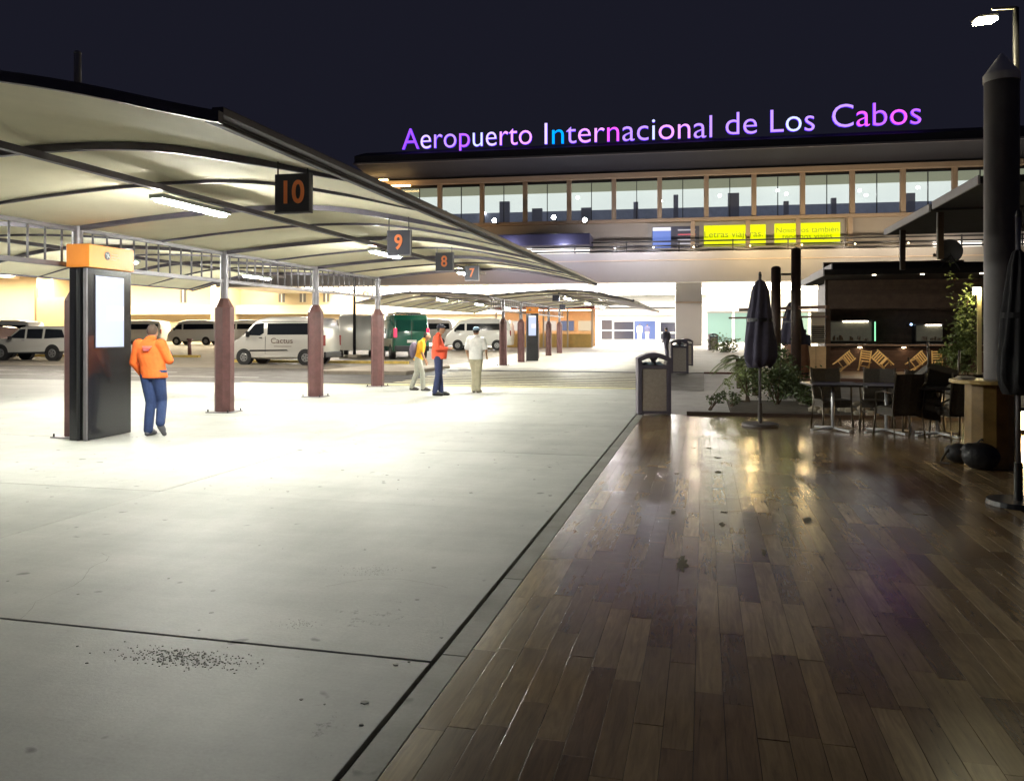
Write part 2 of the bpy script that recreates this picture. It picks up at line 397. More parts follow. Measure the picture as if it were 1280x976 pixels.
# ---------------------------------------------------------------- shelters
_K = [(-10.3, 2.98), (-9.06, 3.12), (-7.5, 3.25), (-6.1, 3.31), (-5.0, 3.275), (-4.0, 3.11), (-2.94, 2.855), (-2.1, 2.62)]
PROF = []
for _i in range(1, len(_K)-2):
    for _q in range(5):
        f = _q/5; a_, b_, c_, d_ = [_K[_i-1+n_] for n_ in range(4)]
        PROF.append((b_[0]+(c_[0]-b_[0])*f, .5*(2*b_[1]+(c_[1]-a_[1])*f+(2*a_[1]-5*b_[1]+4*c_[1]-d_[1])*f*f+(3*b_[1]-a_[1]-3*c_[1]+d_[1])*f**3)))
PROF.append((-2.94, 2.855))
CX = -9.06
RIBFAR = mat('rib_paint_far_lightened', (.34, .31, .33), .5, .2, .1)  # far ribs: same paint lightened in colour, brightening the dark far canopy
def shelter(label, cols, y0, y1, ribs_main, ribs_sec, wings, bal_step):
    t = thing('canopy_shelter', label, 'canopy', (CX, y0, 0))
    lx = lambda x: x-CX
    for (cy, low) in cols:
        cy -= y0
        obj('column', B().cyl((0, cy, 1.9), (0, cy, 3.12), .078, n=16), STEEL, t, smooth=False)
        c = [o for o in COL.objects][-1]; autosmooth(c)
        b = B(); n = 8; r = .185
        ring = lambda rr, z: [Vector((rr*cos(2*PI*(i+.5)/n), cy+rr*sin(2*PI*(i+.5)/n), z)) for i in range(n)]
        b.loft([ring(r, .015), ring(r, 2.02), ring(.085, 2.2)]); obj('casing', b, MAROON, c, bevel=.006)
        b = B().box((0, cy, .0085), (.5, .5, .017)); bp = obj('base_plate', b, STEEL, c, bevel=.004)
        for sx in (-1, 1):
            for sy in (-1, 1): obj('anchor_bolt', B().cyl((sx*.215, cy+sy*.215, .01), (sx*.215, cy+sy*.215, .06), .013, n=8), DARK, c)
    ca = sorted(c for c, _ in cols); a0, a1 = y0+.05, y1-.05
    # grille: two rails and balusters
    obj('rail', B().b2((-.03, a0-y0, 3.04), (.03, a1-y0, 3.10)), STEEL, t, bevel=.006)
    obj('rail', B().b2((-.03, a0-y0, 2.50), (.03, a1-y0, 2.57)), STEEL, t, bevel=.006)
    nb = int((a1-a0)/bal_step); me = B().cyl((0, 0, 2.55), (0, 0, 3.06), .016, n=8).mesh('baluster', STEEL, True)
    for k in range(1, nb):
        yk = a0+(a1-a0)*k/nb
        if min(abs(yk-c) for c in ca) > .15: link('baluster', me, t, (0, yk-y0, 0))
    for w in wings:
        sgn = w
        P = [((x-CX)*sgn, z) for x, z in PROF]
        def rib(yk, d, wd):
            b = B(); n_ = len(P)-1; dd = lambda i: d*min(1, .35+(n_-i)/n_*3.0)
            rings = [[Vector((x, yk-wd/2, z-dd(i))), Vector((x, yk+wd/2, z-dd(i))), Vector((x, yk+wd/2, z)), Vector((x, yk-wd/2, z))] for i, (x, z) in enumerate(P)]
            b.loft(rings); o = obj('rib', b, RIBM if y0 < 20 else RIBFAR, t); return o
        for yk in ribs_main: rib(yk-y0, .07, .055)
        for yk in ribs_sec: rib(yk-y0, .035, .035)
        # membrane: bulges up between ribs
        ys = []; allr = sorted(set([y0, y1]+ribs_main+ribs_sec))
        for a, c in zip(allr[:-1], allr[1:]):
            for q in range(6): ys.append((a+(c-a)*q/6, sin(PI*q/6)))
        ys.append((y1, 0))
        b = B(); up = []; dn = []
        nx_ = len(P)
        for yk, s in ys:
            for i, (x, z) in enumerate(P):
                e = sin(PI*min(1, max(0, i/(nx_-1)))) * .02*s
                up.append(Vector((x, yk-y0, z+.022+e))); dn.append(Vector((x, yk-y0, z+.004+e)))
        N = len(up); fs = []
        for r in range(len(ys)-1):
            for i in range(nx_-1):
                q = (r*nx_+i, r*nx_+i+1, (r+1)*nx_+i+1, (r+1)*nx_+i); fs.append(q); fs.append(tuple(k+N for k in reversed(q)))
        b.add(up+dn, fs); obj('membrane', b, CREAM, t, smooth=True)
        # edge gutter and purlin
        ex, ez = P[-1]
        obj('edge_beam', B().b2((ex, 0, ez-.035), (ex+.05*sgn, y1-y0, ez+.025)).b2((ex+.051*sgn, .0, ez+.0), (ex+.13*sgn, y1-y0, ez+.05)), [RIBM], t, bevel=.006)
        obj('edge_trim', B().b2((ex+.052*sgn, 0.01, ez-.012), (ex+.064*sgn, y1-y0-.01, ez+.006)), STEEL, t)
        px_ = 3.08*sgn
        obj('purlin', B().b2((px_-.035, .0, 3.15), (px_+.035, y1-y0, 3.215)), RIBM, t)
        for e, yy_ in ((0, -.055), (1, y1-y0)):   # fascia capping both open ends
            PE = P+[(ex+.135*sgn, ez-.03)]
            rings = [[Vector((x, yy_, z-.03)), Vector((x, yy_+.05, z-.03)), Vector((x, yy_+.05, z+.04)), Vector((x, yy_, z+.04))] for x, z in PE]
            obj('end_fascia', B().loft(rings), RIBM, t)
    return t
c1 = [(10.06+3.75*k, 0) for k in range(-1, 4)]
sh1 = shelter('near cream vaulted canopy on maroon clad steel columns along the concrete walkway', c1, 4.27, 21.6,
        [6.31+3.75*k for k in range(5)], [8.19+3.75*k for k in range(4)], (1, -1), .3)
c2 = [(36.0+3.72*k, 0) for k in range(5)]
sh2 = shelter('far vaulted canopy beyond the crosswalk in front of the terminal doors', c2, 33.4, 52.5,
        [36.0+3.72*k for k in range(5)], [34.1+3.72*k for k in range(5)], (1, -1), .4)
mast = obj('vent_pipe', B().cyl((0, 0, 0), (0, 0, .21), .022, n=10).ell((0, 0, .21), (.024, .024, .02), 10, 6), mat('pale_pipe', (.5, .48, .46), .5), None, True)
mast.location = W(97, 104, 5.2); mast.location.z = 3.15; tag(mast, 'short pale vent pipe standing on the near canopy roof', 'pipe')

# tube lights under the shelter
TUBE = emat('tube_glow', (1, 1, .90), TUBE_L)
FIXT = mat('fixture_body', (.5, .55, .52), .5)
def tube_light(x, y, label, L=1.35, z=3.09):
    t = thing('tube_light', label, 'light fixture', (x, y, z), 0, 'tube lights under the canopies')
    obj('housing', B().b2((-.10, -L/2, -.004), (.10, L/2, .045)), FIXT, t, bevel=.008)
    obj('diffuser', B().b2((-.05, -L/2+.03, -.035), (.05, L/2-.03, -.002)), TUBE, t, bevel=.012)
for k, (y, l) in enumerate(((9.66-1.0, 'nearest bright tube light under the near canopy, left of sign 10'), (14.8, 'bright tube light beside the sign 9 under the near canopy'), (20.4, 'small bright tube light beside sign 7 at the far end of the near canopy'))):
    tube_light(-6.12, y, l)
for y in (8.6, 14.6, 20.2):
    tube_light(-12.2, y, 'tube light under the left wing of the near canopy, %s' % {8.6: 'nearest', 14.6: 'middle one', 20.2: 'farthest'}[y])
for y, l in ((36.5, 'nearest added tube light behind the far canopy grille'), (43.0, 'middle added tube light behind the far canopy grille'), (49.5, 'farthest added tube light behind the far canopy grille')): tube_light(-12.2, y, l)  # left-wing tubes added to light the parked vans
for y, l in ((36.5, 'bright tube light at the near end of the far canopy'), (43.0, 'bright tube light in the middle of the far canopy'), (49.5, 'bright tube light at the far end of the far canopy')):
    tube_light(-6.12, y, l)

# number signs
SIGNB = mat('sign_navy', (.030, .030, .05), .5); SIGNO = mat('sign_orange', (.75, .20, .06), .5, emit=(.8, .22, .07), es=.05)
for num, px, py, ry in (('10', 371, 243, 6.31), ('9', 501, 304, 10.06), ('8', 557, 327.5, 13.81), ('7', 591, 341.5, 17.56)):
    a = (px-640)/1000; zc = ry/(CS+a*SN); p = W(px, py, zc)
    p.y -= .07
    t = thing('number_sign', {'10': 'largest navy hanging sign, orange number 10, nearest under the canopy', '9': 'navy hanging sign with orange number 9 beside a bright tube light', '8': 'navy hanging sign with orange number 8 between signs 9 and 7', '7': 'smallest navy hanging sign with orange number 7, farthest in the row'}[num], 'sign', p, R(0), 'bay number signs under the canopy')
    obj('board', B().box((0, 0, 0), (.325, .03, .325)), SIGNB, t, bevel=.004)
    obj('frame', B().b2((.163, -.022, -.165), (.178, .022, .165)).b2((-.165, -.022, -.178), (.178, .022, -.164)), STEEL, t)
    txt(num, .27, SIGNO, t, (0, -.0175, -.005), (R(90), 0, 0), .003, 'number', bold=.006, sx=.88)
    for sx in (-1, 1):
        top = 3.14-p.z
        obj('hanger', B().cyl((sx*.14, 0, .16), (sx*.14, 0, max(top-.06, .2)), .007, n=6), DARK, t)
for px, py, y, l in ((695, 372, 36.0, 'blank dark sign nearest under the far canopy'), (703, 384, 43.4, 'blank dark sign second under the far canopy')):
    a = (px-640)/1000; zc = y/(CS+a*SN); p = W(px, py, zc)
    t = thing('number_sign', l, 'sign', p, 0, 'blank signs under the far canopy'); obj('board', B().box((0, 0, 0), (.33, .04, .33)), SIGNB, t, bevel=.005)
    obj('hanger', B().cyl((0, 0, .16), (0, 0, .42), .01, n=6), DARK, t)

# ---------------------------------------------------------------- information kiosk
def kiosk(p, rz, label, w=.60):
    t = thing('information_kiosk', label, 'kiosk', p, rz)
    # local: x along the face, -y towards viewer
    d, h = .30, 2.80
    obj('body', B().b2((-w/2, 0, .01), (w/2, d, 2.47)), mat('kiosk_black', (.018, .018, .022), .22, .3, .1, 2, coat=.4), t, bevel=.01)
    obj('corner_trim', B().b2((-w/2-.035, -.002, .01), (-w/2-.004, .05, 2.46)), STEEL, t, bevel=.005)
    obj('corner_trim', B().b2((-w/2-.032, .12, .01), (-w/2-.002, .16, 2.46)), DARK, t, bevel=.005)
    obj('header', B().b2((-w/2-.035, -.045, 2.472), (w/2+.004, d+.02, h)), mat('kiosk_orange', (.82, .28, .045), .35, 0, .03, 1, emit=(.9, .30, .05), es=.05), t, bevel=.008)
    sc = obj('screen', B().b2((-w*.34, -.012, 1.33), (w*.30, -.001, 2.36)), emat('screen_glow', (.60, .68, 1.0), .95), t)
    obj('screen_band', B().b2((-w*.33, -.015, 2.28), (w*.29, -.0125, 2.35)), emat('screen_white', (1, 1, 1), 1.1), sc)
    obj('screen_tile', B().b2((-w*.1, -.015, 1.72), (w*.29, -.0125, 1.93)), emat('screen_pale', (.95, .86, 1.0), 1.0), sc)
    obj('bezel', B().b2((-w*.36, -.008, 1.31), (w*.32, -.0005, 2.375)), BLACK, t)
    # round badge with an aeroplane
    bd = obj('badge', B().cyl((-.13, -.046, 2.66), (-.13, -.052, 2.66), .062, n=24), mat('badge_grey', (.06, .07, .08), .4), t)
    wp = mat('badge_white', (.8, .8, .8), .5)
    f = lambda pts: [( -.13+x, 2.66+z) for x, z in pts]
    obj('aeroplane', B().prism(f([(-.045, .03), (-.035, .038), (.042, -.012), (.038, -.025), (.02, -.02)]), -.0545, -.0525).prism(f([(-.006, .012), (.005, .004), (-.004, -.04), (-.014, -.038)]), -.0548, -.0528).prism(f([(0, .01), (.012, .0), (.03, .028), (.024, .034)]), -.0551, -.0531), wp, bd)
    b = B()
    for (x, z, l_) in ((-.04, 2.69, .15), (-.04, 2.65, .19), (-.04, 2.615, .12)):
        for q in range(int(l_/.014)): b.b2((x+q*.014, -.048, z-.009), (x+q*.014+random.uniform(.007, .011), -.0455, z+random.uniform(.003, .010)))
    obj('small_print', b, mat('print_pale', (.85, .55, .35), .5), t)
    return t
kb_ = G(112, 551)
# face seen obliquely: left edge nearer
fl = G(110, 551.5); fr = G(164, 541)
ang = math.atan2(fr.y-fl.y, fr.x-fl.x)
mid = (fl+fr)/2
kiosk((mid.x, mid.y, 0), ang, 'tall black information kiosk with orange header and lit screen by the nearest column', (fr-fl).length)
q = G(657, 455); kiosk((-8.75+.1, 40.6, rise(40.6)), R(10), 'distant kiosk with orange header between the far canopy columns')

# ---------------------------------------------------------------- terminal building
TB = thing('terminal_building', 'long two storey airport terminal with lit upper windows and beige bands', 'building', TO, TA)
def tb(name, a, c, m, parent=None, bevel=0, **k): return obj(name, B().b2(a, c), m, parent or TB, bevel=bevel)
uL, _ = FP(468, 230, 0); uR = 75
BEIGE2 = mat('beige_frame', (.42, .33, .26), .7, 0, .06, .6)
BEIGE3 = mat('beige_smooth', (.40, .39, .40), .75, 0, .05, .3)
WHT = emat('room_white_glow', (.88, .92, .86), 1.05); OLV = emat('room_olive_glow', (.50, .50, .34), .55)
zb, zt = 10.95, 14.4
# upper storey room; walls, counter and units glow in place of room light
tb('room_back_wall', (uL, 3.0, 11.2), (uR, 3.2, 13.92), WHT)
tb('room_upper_wall', (uL, 2.6, 13.85), (uR, 2.8, 14.9), OLV)
tb('room_ceiling', (uL, .2, 14.9), (uR, 9, 14.94), mat('room_dark', (.05, .05, .07), .8))
tb('room_floor', (uL, .2, 10.7), (uR, 9, 10.94), MATS['room_dark'])
tb('counter', (uL, 1.7, 10.95), (uR, 2.3, 12.1), mat('counter_blue_glow', (.22, .23, .30), .5, 0, .5, .35, emit=(.35, .38, .52), es=.22))
for k in range(24):
    u = uL+2+k*(uR-uL-4)/24+random.uniform(-.9, .9); h = random.choice((.5, .8, 1.3, .6))
    tb('display_unit', (u, 1.2, 10.95), (u+random.choice((.4, .9)), 1.6, 11.9+h*random.uniform(.6, 1)), mat('unit_dark_glow', (.2, .2, .26), .5, emit=(.3, .3, .4), es=.12), bevel=.03)
ms = [FP(x, 250)[0] for x in (603, 1128)]; bay = (ms[1]-ms[0])/9
for px, vz in ((605, 12.0), (722, 13.1), (826, 12.6), (972, 13.2), (983, 12.9), (1075, 13.0), (1083, 12.6), (1148, 13.1), (655, 13.2), (900, 12.9)):
    u = FP(px, 250, 1.5)[0]; tb('room_lamp', (u-.12, 1.5, vz), (u+.12, 1.7, vz+.2), emat('room_lamp_glow', (1, 1, .95), 9), bevel=.05)
k = -3
GL = glassmat('window_glass', (.93, .96, .97))
while ms[0]+k*bay < uR:
    u = ms[0]+k*bay
    if u > uL-1:
        tb('mullion', (u-.19, -.28, zb), (u+.19, .1, zt), BEIGE2, bevel=.02)
        w_ = tb('window_frame', (u+.19, .02, zt-.24), (u+bay-.19, .12, zt-.002), DARK)
        obj('pane', B().b2((u+.21, .05, zb+.02), (u+bay/2-.03, .07, zt-.24)), GL, w_)
        obj('pane', B().b2((u+bay/2+.03, .05, zb+.02), (u+bay-.21, .07, zt-.24)), GL, w_)
        tb('glazing_bar', (u+bay/2-.03, 0.0, zb), (u+bay/2+.03, .12, zt-.25), DARK)
    k += 1
tb('window_head', (uL-1.5, -.5, zt+.001), (uR, .3, zt+.42), BEIGE2, bevel=.02)
tb('window_sill', (uL-1.5, -.4, zb-.28), (uR, .3, zb-.001), BEIGE2, bevel=.02)
tb('clerestory_wall', (uL-1.5, .4, zt+.42), (uR, .8, zt+.95), BEIGE2)
# roof with deep eave
ue, _ = FP(443, 205, -4.5)
RF = mat('roof_metal', (.016, .017, .030), .8, .0, .1, .5)
b = B(); prof = [(-4.5, 15.5), (-4.5, 16.2), (-2.0, 17.0), (14, 18.0), (14, 16), (0, 14.95)]
b.loft([[Vector((u, v, z)) for v, z in prof] for u in (ue, 90)])
obj('roof', b, RF, TB)
tb('eave_trim', (ue-.1, -4.62, 15.46), (90, -4.51, 15.62), mat('trim_grey', (.16, .15, .18), .5), bevel=.02)
# spandrel wall
uA = FP(600, 300)[0]
tb('spandrel_wall', (uL-3, 0, 8.3), (uR, .5, zb-.29), BEIGE, bevel=.0)
tb('upper_block', (uL-3, 9.2, 8), (uR, 24, 15.4), BEIGE)
# adverts recessed in frames
FR = mat('advert_frame', (.35, .34, .33), .5)
YEL = emat('advert_yellow', (.80, .92, .0), 1.25); YTX = mat('advert_text', (.30, .32, .05), .6)
def advert(xa, xb, ya, yb, label, lines, m=None):
    u0, z1 = FP(xa, ya, -.1); u1, _ = FP(xb, ya, -.1); _, z0 = FP(xa, yb, -.1)
    t = thing('advert_panel', label, 'sign', TO+UH*((u0+u1)/2)+VH*(-.12), TA); t.location.z = (z0+z1)/2
    w, h = u1-u0, z1-z0
    obj('board', B().box((0, 0, 0), (w, .08, h)), m or YEL, t)
    obj('frame', B().b2((-w/2-.35, .0, -h/2-.2), (w/2+.35, .1, h/2+.3)), FR, t)
    for i, (s, sz, x, zz) in enumerate(lines): txt(s, sz, YTX, t, (x*w, -.05, zz*h), (R(90), 0, 0), .01, 'lettering', sx=1.05)
    return t, w, h
advert(880, 957, 282.5, 308, 'bright yellow lit advert reading Letras viajeras on the terminal wall', [('Letras viajeras.', .75, -.02, .05)])
advert(968, 1050, 280, 306, 'bright yellow lit advert reading Nosotros también on the terminal wall', [('Nosotros también', .62, 0, .17), ('tenemos viajes', .62, 0, -.14)])
t, w, h = advert(815, 874, 284, 311, 'dark blue and grey terminal advert with small white lines, left of the yellow ones', [], mat('advert_slate', (.09, .10, .16), .4))
obj('blue_panel', B().b2((-w/2+.05, -.06, -h/2+.05), (-w*.1, -.041, h/2-.35)), emat('advert_blue', (.18, .28, .75), .9), t)
obj('white_banner', B().b2((-w/2+.05, -.06, h/2-.34), (-w*.1, -.041, h/2-.05)), emat('advert_white', (.9, .9, 1), 1.1), t)
for (zz, c) in ((.33, (.8, .8, .9)), (.12, (.8, .15, .2)), (-.12, (.7, .7, .8)), (-.3, (.7, .7, .8))):
    obj('print_line', B().b2((.05*w, -.06, zz*h-.05), (.42*w, -.041, zz*h+.05)), emat('print_%d' % int(zz*100), c, .7), t)
for px in (935, 998, 866, 1063):
    u, _ = FP(px, 290, -.4); tb('pilaster', (u-.17, -.45, 8.4), (u+.17, -.004, zb-.29), BEIGE2, bevel=.02)
# terrace rails in front
for zz in (8.15, 8.5, 8.85):
    u0, _ = FP(665, 310, -2); tb('terrace_rail', (u0, -2.06, zz-.06), (uR, -1.96, zz+.06), DARK)
for k in range(14): tb('rail_post', (uA+k*4.2, -2.0, 7.9), (uA+k*4.2+.1, -1.92, 8.95), DARK)
# lower fascia and slab
tb('lower_fascia', (uL-14, -2.3, 5.55), (uR, -1.8, 8.0), BEIGE3)
tb('fascia_reveal', (uL-14, -2.36, 7.28), (uR, -2.301, 7.36), mat('reveal_pale', (.6, .5, .42), .7))
tb('terrace_slab', (uL-14, -1.79, 7.6), (uR, 1.5, 8.0), BEIGE)
# terrace lamps: two golden real ones, the others added to wash the upper wall
for px, c_, e_ in ((640, (.9, .85, 1), 300), (706, (.85, .85, 1), 300), (770, (.95, .88, .9), 340), (817, (.95, .9, .95), 340), (866, (1, .82, .6), 340), (935, (1, .72, .35), 460), (998, (1, .72, .35), 460), (1063, (1, .8, .55), 360), (1128, (1, .8, .55), 340), (1190, (1, .8, .55), 320), (560, (1, .6, .25), 420)):
    u, _ = FP(px, 310, -2.6)
    lt = bpy.data.lights.new('terrace_lamp_and_fill_light', 'POINT'); lt.color = c_; lt.energy = e_; lt.shadow_soft_size = .15; lt.energy = e_*.40
    lo = bpy.data.objects.new('terrace_lamp_and_fill_light', lt); COL.objects.link(lo); lo.parent = TB; lo.location = (u, -4.3, 8.3)
    tb('terrace_lamp_and_fill', (u-.05, -4.15, 8.1), (u+.05, -4.05, 8.2), emat('terrace_lamp_and_fill_%d' % px, c_, 3), bevel=.03)
# dark awning and lit louvres on the left, louvres on the right
u0, _ = FP(622, 300, -3); u1, _ = FP(738, 300, -3)
tb('awning', (u0, -3.6, 8.55), (u1, -.1, 9.5), mat('awning_navy', (.03, .03, .07), .5), bevel=.08)
LOUV = emat('louvre_lit', (1, .93, .85), 3.5)
def louvres(xa, xb, v=-1.2):
    a, _ = FP(xa, 312, v); c, _ = FP(xb, 312, v)
    for zz in (8.02, 8.27, 8.5): tb('lit_louvre', (a, v-.05, zz), (c, v, zz+.11), LOUV)
louvres(650, 737); louvres(1166, 1227); louvres(1262, 1330)
# soffit with lit panels
tb('soffit', (uL-14, -1.7, 5.56), (uR, 26, 5.75), mat('soffit_white', (.8, .78, .74), .7))
PAND = emat('soffit_panel_dim', (1, .95, .85), 5.5); PANW = emat('soffit_panel', (1, .97, .93), SOFFIT_L); PANY = emat('soffit_panel_warm', (1, .84, .58), SOFFIT_L)
for k in range(19):
    for r in range(3):
        u = uL-8+k*4.6
        tb('light_panel', (u, 0.2+r*7, 5.50), (u+3.9, 0.2+r*7+4.6, 5.555), (PANY if (u > 1.5 or u < -32) else PANW) if r < 2 else PAND)
# pillars
for px, wpx, v in ((861, 33, -1.0), (740, 9, 2), (1075, 33, -1.0)):
    a, _ = FP(px-wpx/2, 400, v); c, _ = FP(px+wpx/2, 400, v)
    pz = tb('pillar', (a, v, .3), (c, v+1.1, 5.54), BEIGE3, bevel=.04)
    if wpx > 20: obj('pillar_band', B().b2((a-.03, v-.03, 3.9), (c+.03, v+1.13, 4.02)), BEIGE2, pz)
# entrance wall, recessed
V1 = 21.0
ug = lambda px, v=V1: FP(px, 400, v)[0]
def zz_(py, px=800, v=V1): return FP(px, py, v)[1]
EW = mat('entrance_white', (.55, .55, .53), .6)
tb('entrance_wall', (ug(560), V1+.3, .5), (ug(1400), V1+.6, 5.54), EW)
tb('entrance_beam', (ug(560), V1-1.2, zz_(384)), (ug(878), V1+.2, zz_(378)), EW)
tb('entrance_header', (ug(600), V1-.2, zz_(394)), (ug(868), V1+.29, zz_(385.5)), BEIGE3)
DOORG = mat('door_glass_blue', (.05, .07, .16), .1, emit=(.25, .3, .6), es=.28); DOORD = mat('door_glass_dark', (.02, .02, .03), .12, emit=(.2, .2, .3), es=.15)
DOORN = mat('door_green', (.2, .45, .3), .4, emit=(.3, .7, .4), es=.3)
for xa, xb, ya, yb, m in ((752, 765, 400, 425, DOORD), (767.5, 792, 402, 425, DOORD), (793, 819, 401, 426, DOORG), (820, 825, 401, 426, DOORN), (826, 846, 403, 426, DOORD), (848, 854, 401, 424, DOORD)):
    fr_ = tb('entrance_bay', (ug(xa)-.06, V1+.05, zz_(yb+1)), (ug(xb)+.06, V1+.29, zz_(ya-1)), EW)
    obj('glass', B().b2((ug(xa), V1-.0, zz_(yb)), (ug(xb), V1+.045, zz_(ya))), m, fr_)
for xa, xb, yy_ in ((752, 792, 413), (826, 846, 416)): tb('push_rail', (ug(xa), V1-.08, zz_(yy_+.8)), (ug(xb), V1-.01, zz_(yy_-.8)), EW)
tb('entrance_sign', (ug(812), V1-1.3, zz_(394.5)), (ug(834), V1-1.21, zz_(390)), mat('sign_cream', (.7, .5, .35), .6, emit=(1, .7, .5), es=.4))
# glazed hall right of the pillar
V2 = 9.0
for i, (xa, xb) in enumerate(((884, 915), (917, 944), (946, 975), (977, 1010), (1012, 1045), (1047, 1080), (1082, 1115), (1117, 1150), (1152, 1185), (1187, 1220), (1222, 1260), (1262, 1300))):
    a, c = ug(xa, V2), ug(xb, V2)
    f_ = tb('hall_mullion', (c, V2-.1, .4), (c+.22, V2+.2, 5.5), EW)
    obj('hall_pane', B().b2((a, V2, .5), (c, V2+.05, zz_(389, 900, V2))), mat('hall_green', (.05, .08, .07), .15, emit=(.42, .60, .50), es=.62), f_)
    obj('hall_transom', B().b2((a, V2-.05, zz_(389, 900, V2)+.01), (c, V2+.1, zz_(386, 900, V2))), EW, f_)
    obj('hall_upper_pane', B().b2((a, V2, zz_(386, 900, V2)+.02), (c, V2+.05, 5.4)), mat('hall_upper', (.12, .12, .10), .2, emit=(.85, .80, .6), es=1.3), f_)
obj('hall_band', B().b2((ug(880, V2), V2-.3, zz_(391, 900, V2)), (ug(1300, V2), V2-.11, zz_(390, 900, V2))), mat('hall_dark_band', (.10, .06, .05), .6), TB)
# warm lamps under the left end of the eave
for (px, py) in ((498, 233), (470, 226)):
    u, z = FP(px, py, -1.2)
    ob = tb('eave_lamp', (u-1.1, -1.4, z-.05), (u+1.1, -1.2, z+.07), emat('eave_lamp_glow', (1, .62, .22), 9))
# two conspicuous round floodlights on the awning
FL = emat('flood_glow', (1, .97, .9), 60)
for n_, (px, py) in enumerate(((618, 276), (692, 272), (731, 275))):
    u, z = FP(px, py, -2.0); p = TO+UH*u+VH*-2.0
    t = thing('wall_floodlight', 'small glaring floodlight below the terminal windows, %s of three' % ('leftmost', 'middle', 'rightmost')[n_], 'floodlight', (p.x, p.y, z), TA, 'floodlights below the terminal windows')
    obj('lamp_housing', B().b2((-.22, .0, -.2), (.22, .3, .2)), DARK, t, bevel=.02)
    obj('lens', B().cyl((0, -.03, 0), (0, -.001, 0), .17, n=16), FL, t)
    obj('bracket', B().b2((-.04, .3, -.1), (.04, 1.99, -.02)), DARK, t)

# roof lettering, each letter its own colour
cols = {'p': (.30, .07, 1), 'w': (.62, .50, 1), 'm': (.85, .10, .95), 'c': (.0, .35, 1), 'k': (.80, .33, 1), 'v': (.45, .12, 1), 'b': (.55, .6, 1), 'l': (.45, .26, 1)}
LET = {}
for k_, c in cols.items():
    LET[k_] = (emat('letter_face_'+k_, c, 1.7), emat('letter_side_'+k_, (.12, .03, 1) if k_ != 'c' else (0, .15, 1), 1.6))
SG = thing('roof_sign', 'long illuminated violet and pink lettering naming the airport along the terminal roof', 'sign', TO+VH*-3.4, TA)
SCZ = .98
def word(s, xa, xb, codes, yb0):
    u0, z0 = FP(xa, yb0, -3.4); u1, _ = FP(xb, yb0, -3.4)
    cu = bpy.data.curves.new('t', 'FONT'); cu.body = s; cu.size = 2.6; cu.extrude = .10; cu.offset = -.022; cu.resolution_u = 4
    t = bpy.data.objects.new('t', cu); COL.objects.link(t)
    dg = bpy.context.evaluated_depsgraph_get(); me = bpy.data.meshes.new_from_object(t.evaluated_get(dg)); bpy.data.objects.remove(t)
    bm = bmesh.new(); bm.from_mesh(me); bmesh.ops.remove_doubles(bm, verts=bm.verts, dist=1e-5)
    xs = [v.co.x for v in bm.verts]; sc = (u1-u0)/(max(xs)-min(xs)); x0 = min(xs)
    seen = set(); isl_ = []
    for v in bm.verts:
        if v.index in seen: continue
        st = [v]; grp = []; seen.add(v.index)
        while st:
            q_ = st.pop(); grp.append(q_)
            for e in q_.link_edges:
                o_ = e.other_vert(q_)
                if o_.index not in seen: seen.add(o_.index); st.append(o_)
        isl_.append(grp)
    isl_.sort(key=lambda g_: min(v.co.x for v in g_)); groups = []
    for g_ in isl_:
        a_, c_ = min(v.co.x for v in g_), max(v.co.x for v in g_)
        if groups and (a_+c_)/2 < groups[-1][1]-.05: groups[-1][2].extend(g_); groups[-1][1] = max(groups[-1][1], c_)
        else: groups.append([a_, c_, list(g_)])
    for gi, (a_, c_, vs) in enumerate(groups):
        code = codes[min(gi, len(codes)-1)]
        idx = {v: i for i, v in enumerate(vs)}
        verts = [((v.co.x-x0)*sc+u0, -v.co.z, v.co.y*SCZ+z0) for v in vs]; fs = []; mi = []
        for f in bm.faces:
            if f.verts[0] in idx: fs.append([idx[v] for v in f.verts]); mi.append(0 if abs(f.normal.z) > .7 else 1)
        m_ = bpy.data.meshes.new('letter'); m_.from_pydata(verts, [], fs); m_.materials.append(LET[code][0]); m_.materials.append(LET[code][1])
        for p_, i_ in zip(m_.polygons, mi): p_.material_index = i_
        link('letter', m_, SG)
    bm.free()
word('Aeropuerto', 503, 665, 'pwllvbwkkk', 187.5)
word('Internacional', 681, 890, 'wclkkmllbkkll', 181)
word('de', 907, 946, 'll', 169)
word('Los', 963, 1018, 'lbl', 166)
word('Cabos', 1040, 1151, 'lmvmv', 160)
u0, z0 = FP(503, 192, -3.4); u1, z1 = FP(1151, 164, -3.4)
obj('sign_rail', B().b2((u0, .12, z0-.25), (u1, .2, z0-.13)), DARK, SG)
for k in range(18): obj('sign_strut', B().b2((u0+(u1-u0)*k/17-.04, .12, 16.2), (u0+(u1-u0)*k/17+.04, .2, z0-.14)), DARK, SG)

# ---------------------------------------------------------------- food stall beside the far canopy
zs = 63; p = W(680, 430, zs); zr = rise(p.y)
ST = thing('food_stall', 'orange lit food stall with yellow counter and menu boards behind the far canopy', 'stall', (p.x, p.y, zr), R(3))
sw = 7.6; YC = mat('counter_yellow', (.75, .50, .16), .6, 0, .15, 1.5)
obj('counter', B().b2((-sw/2, 0, 0), (sw/2, .6, 1.05)), YC, ST, bevel=.03)
obj('back_wall', B().b2((-sw/2, 3, 0), (sw/2, 3.2, 3.2)), mat('stall_orange', (.78, .56, .34), .7, 0, .15, 1), ST)
obj('roof', B().b2((-sw/2-.2, -.4, 3.0), (sw/2+.2, 3.3, 3.2)), mat('stall_red', (.35, .08, .05), .6), ST)
for k in range(5): obj('post', B().b2((-sw/2+k*sw/4-.06, -.3, 0), (-sw/2+k*sw/4+.06, -.2, 3.0)), mat('stall_post', (.6, .5, .4), .6), ST)
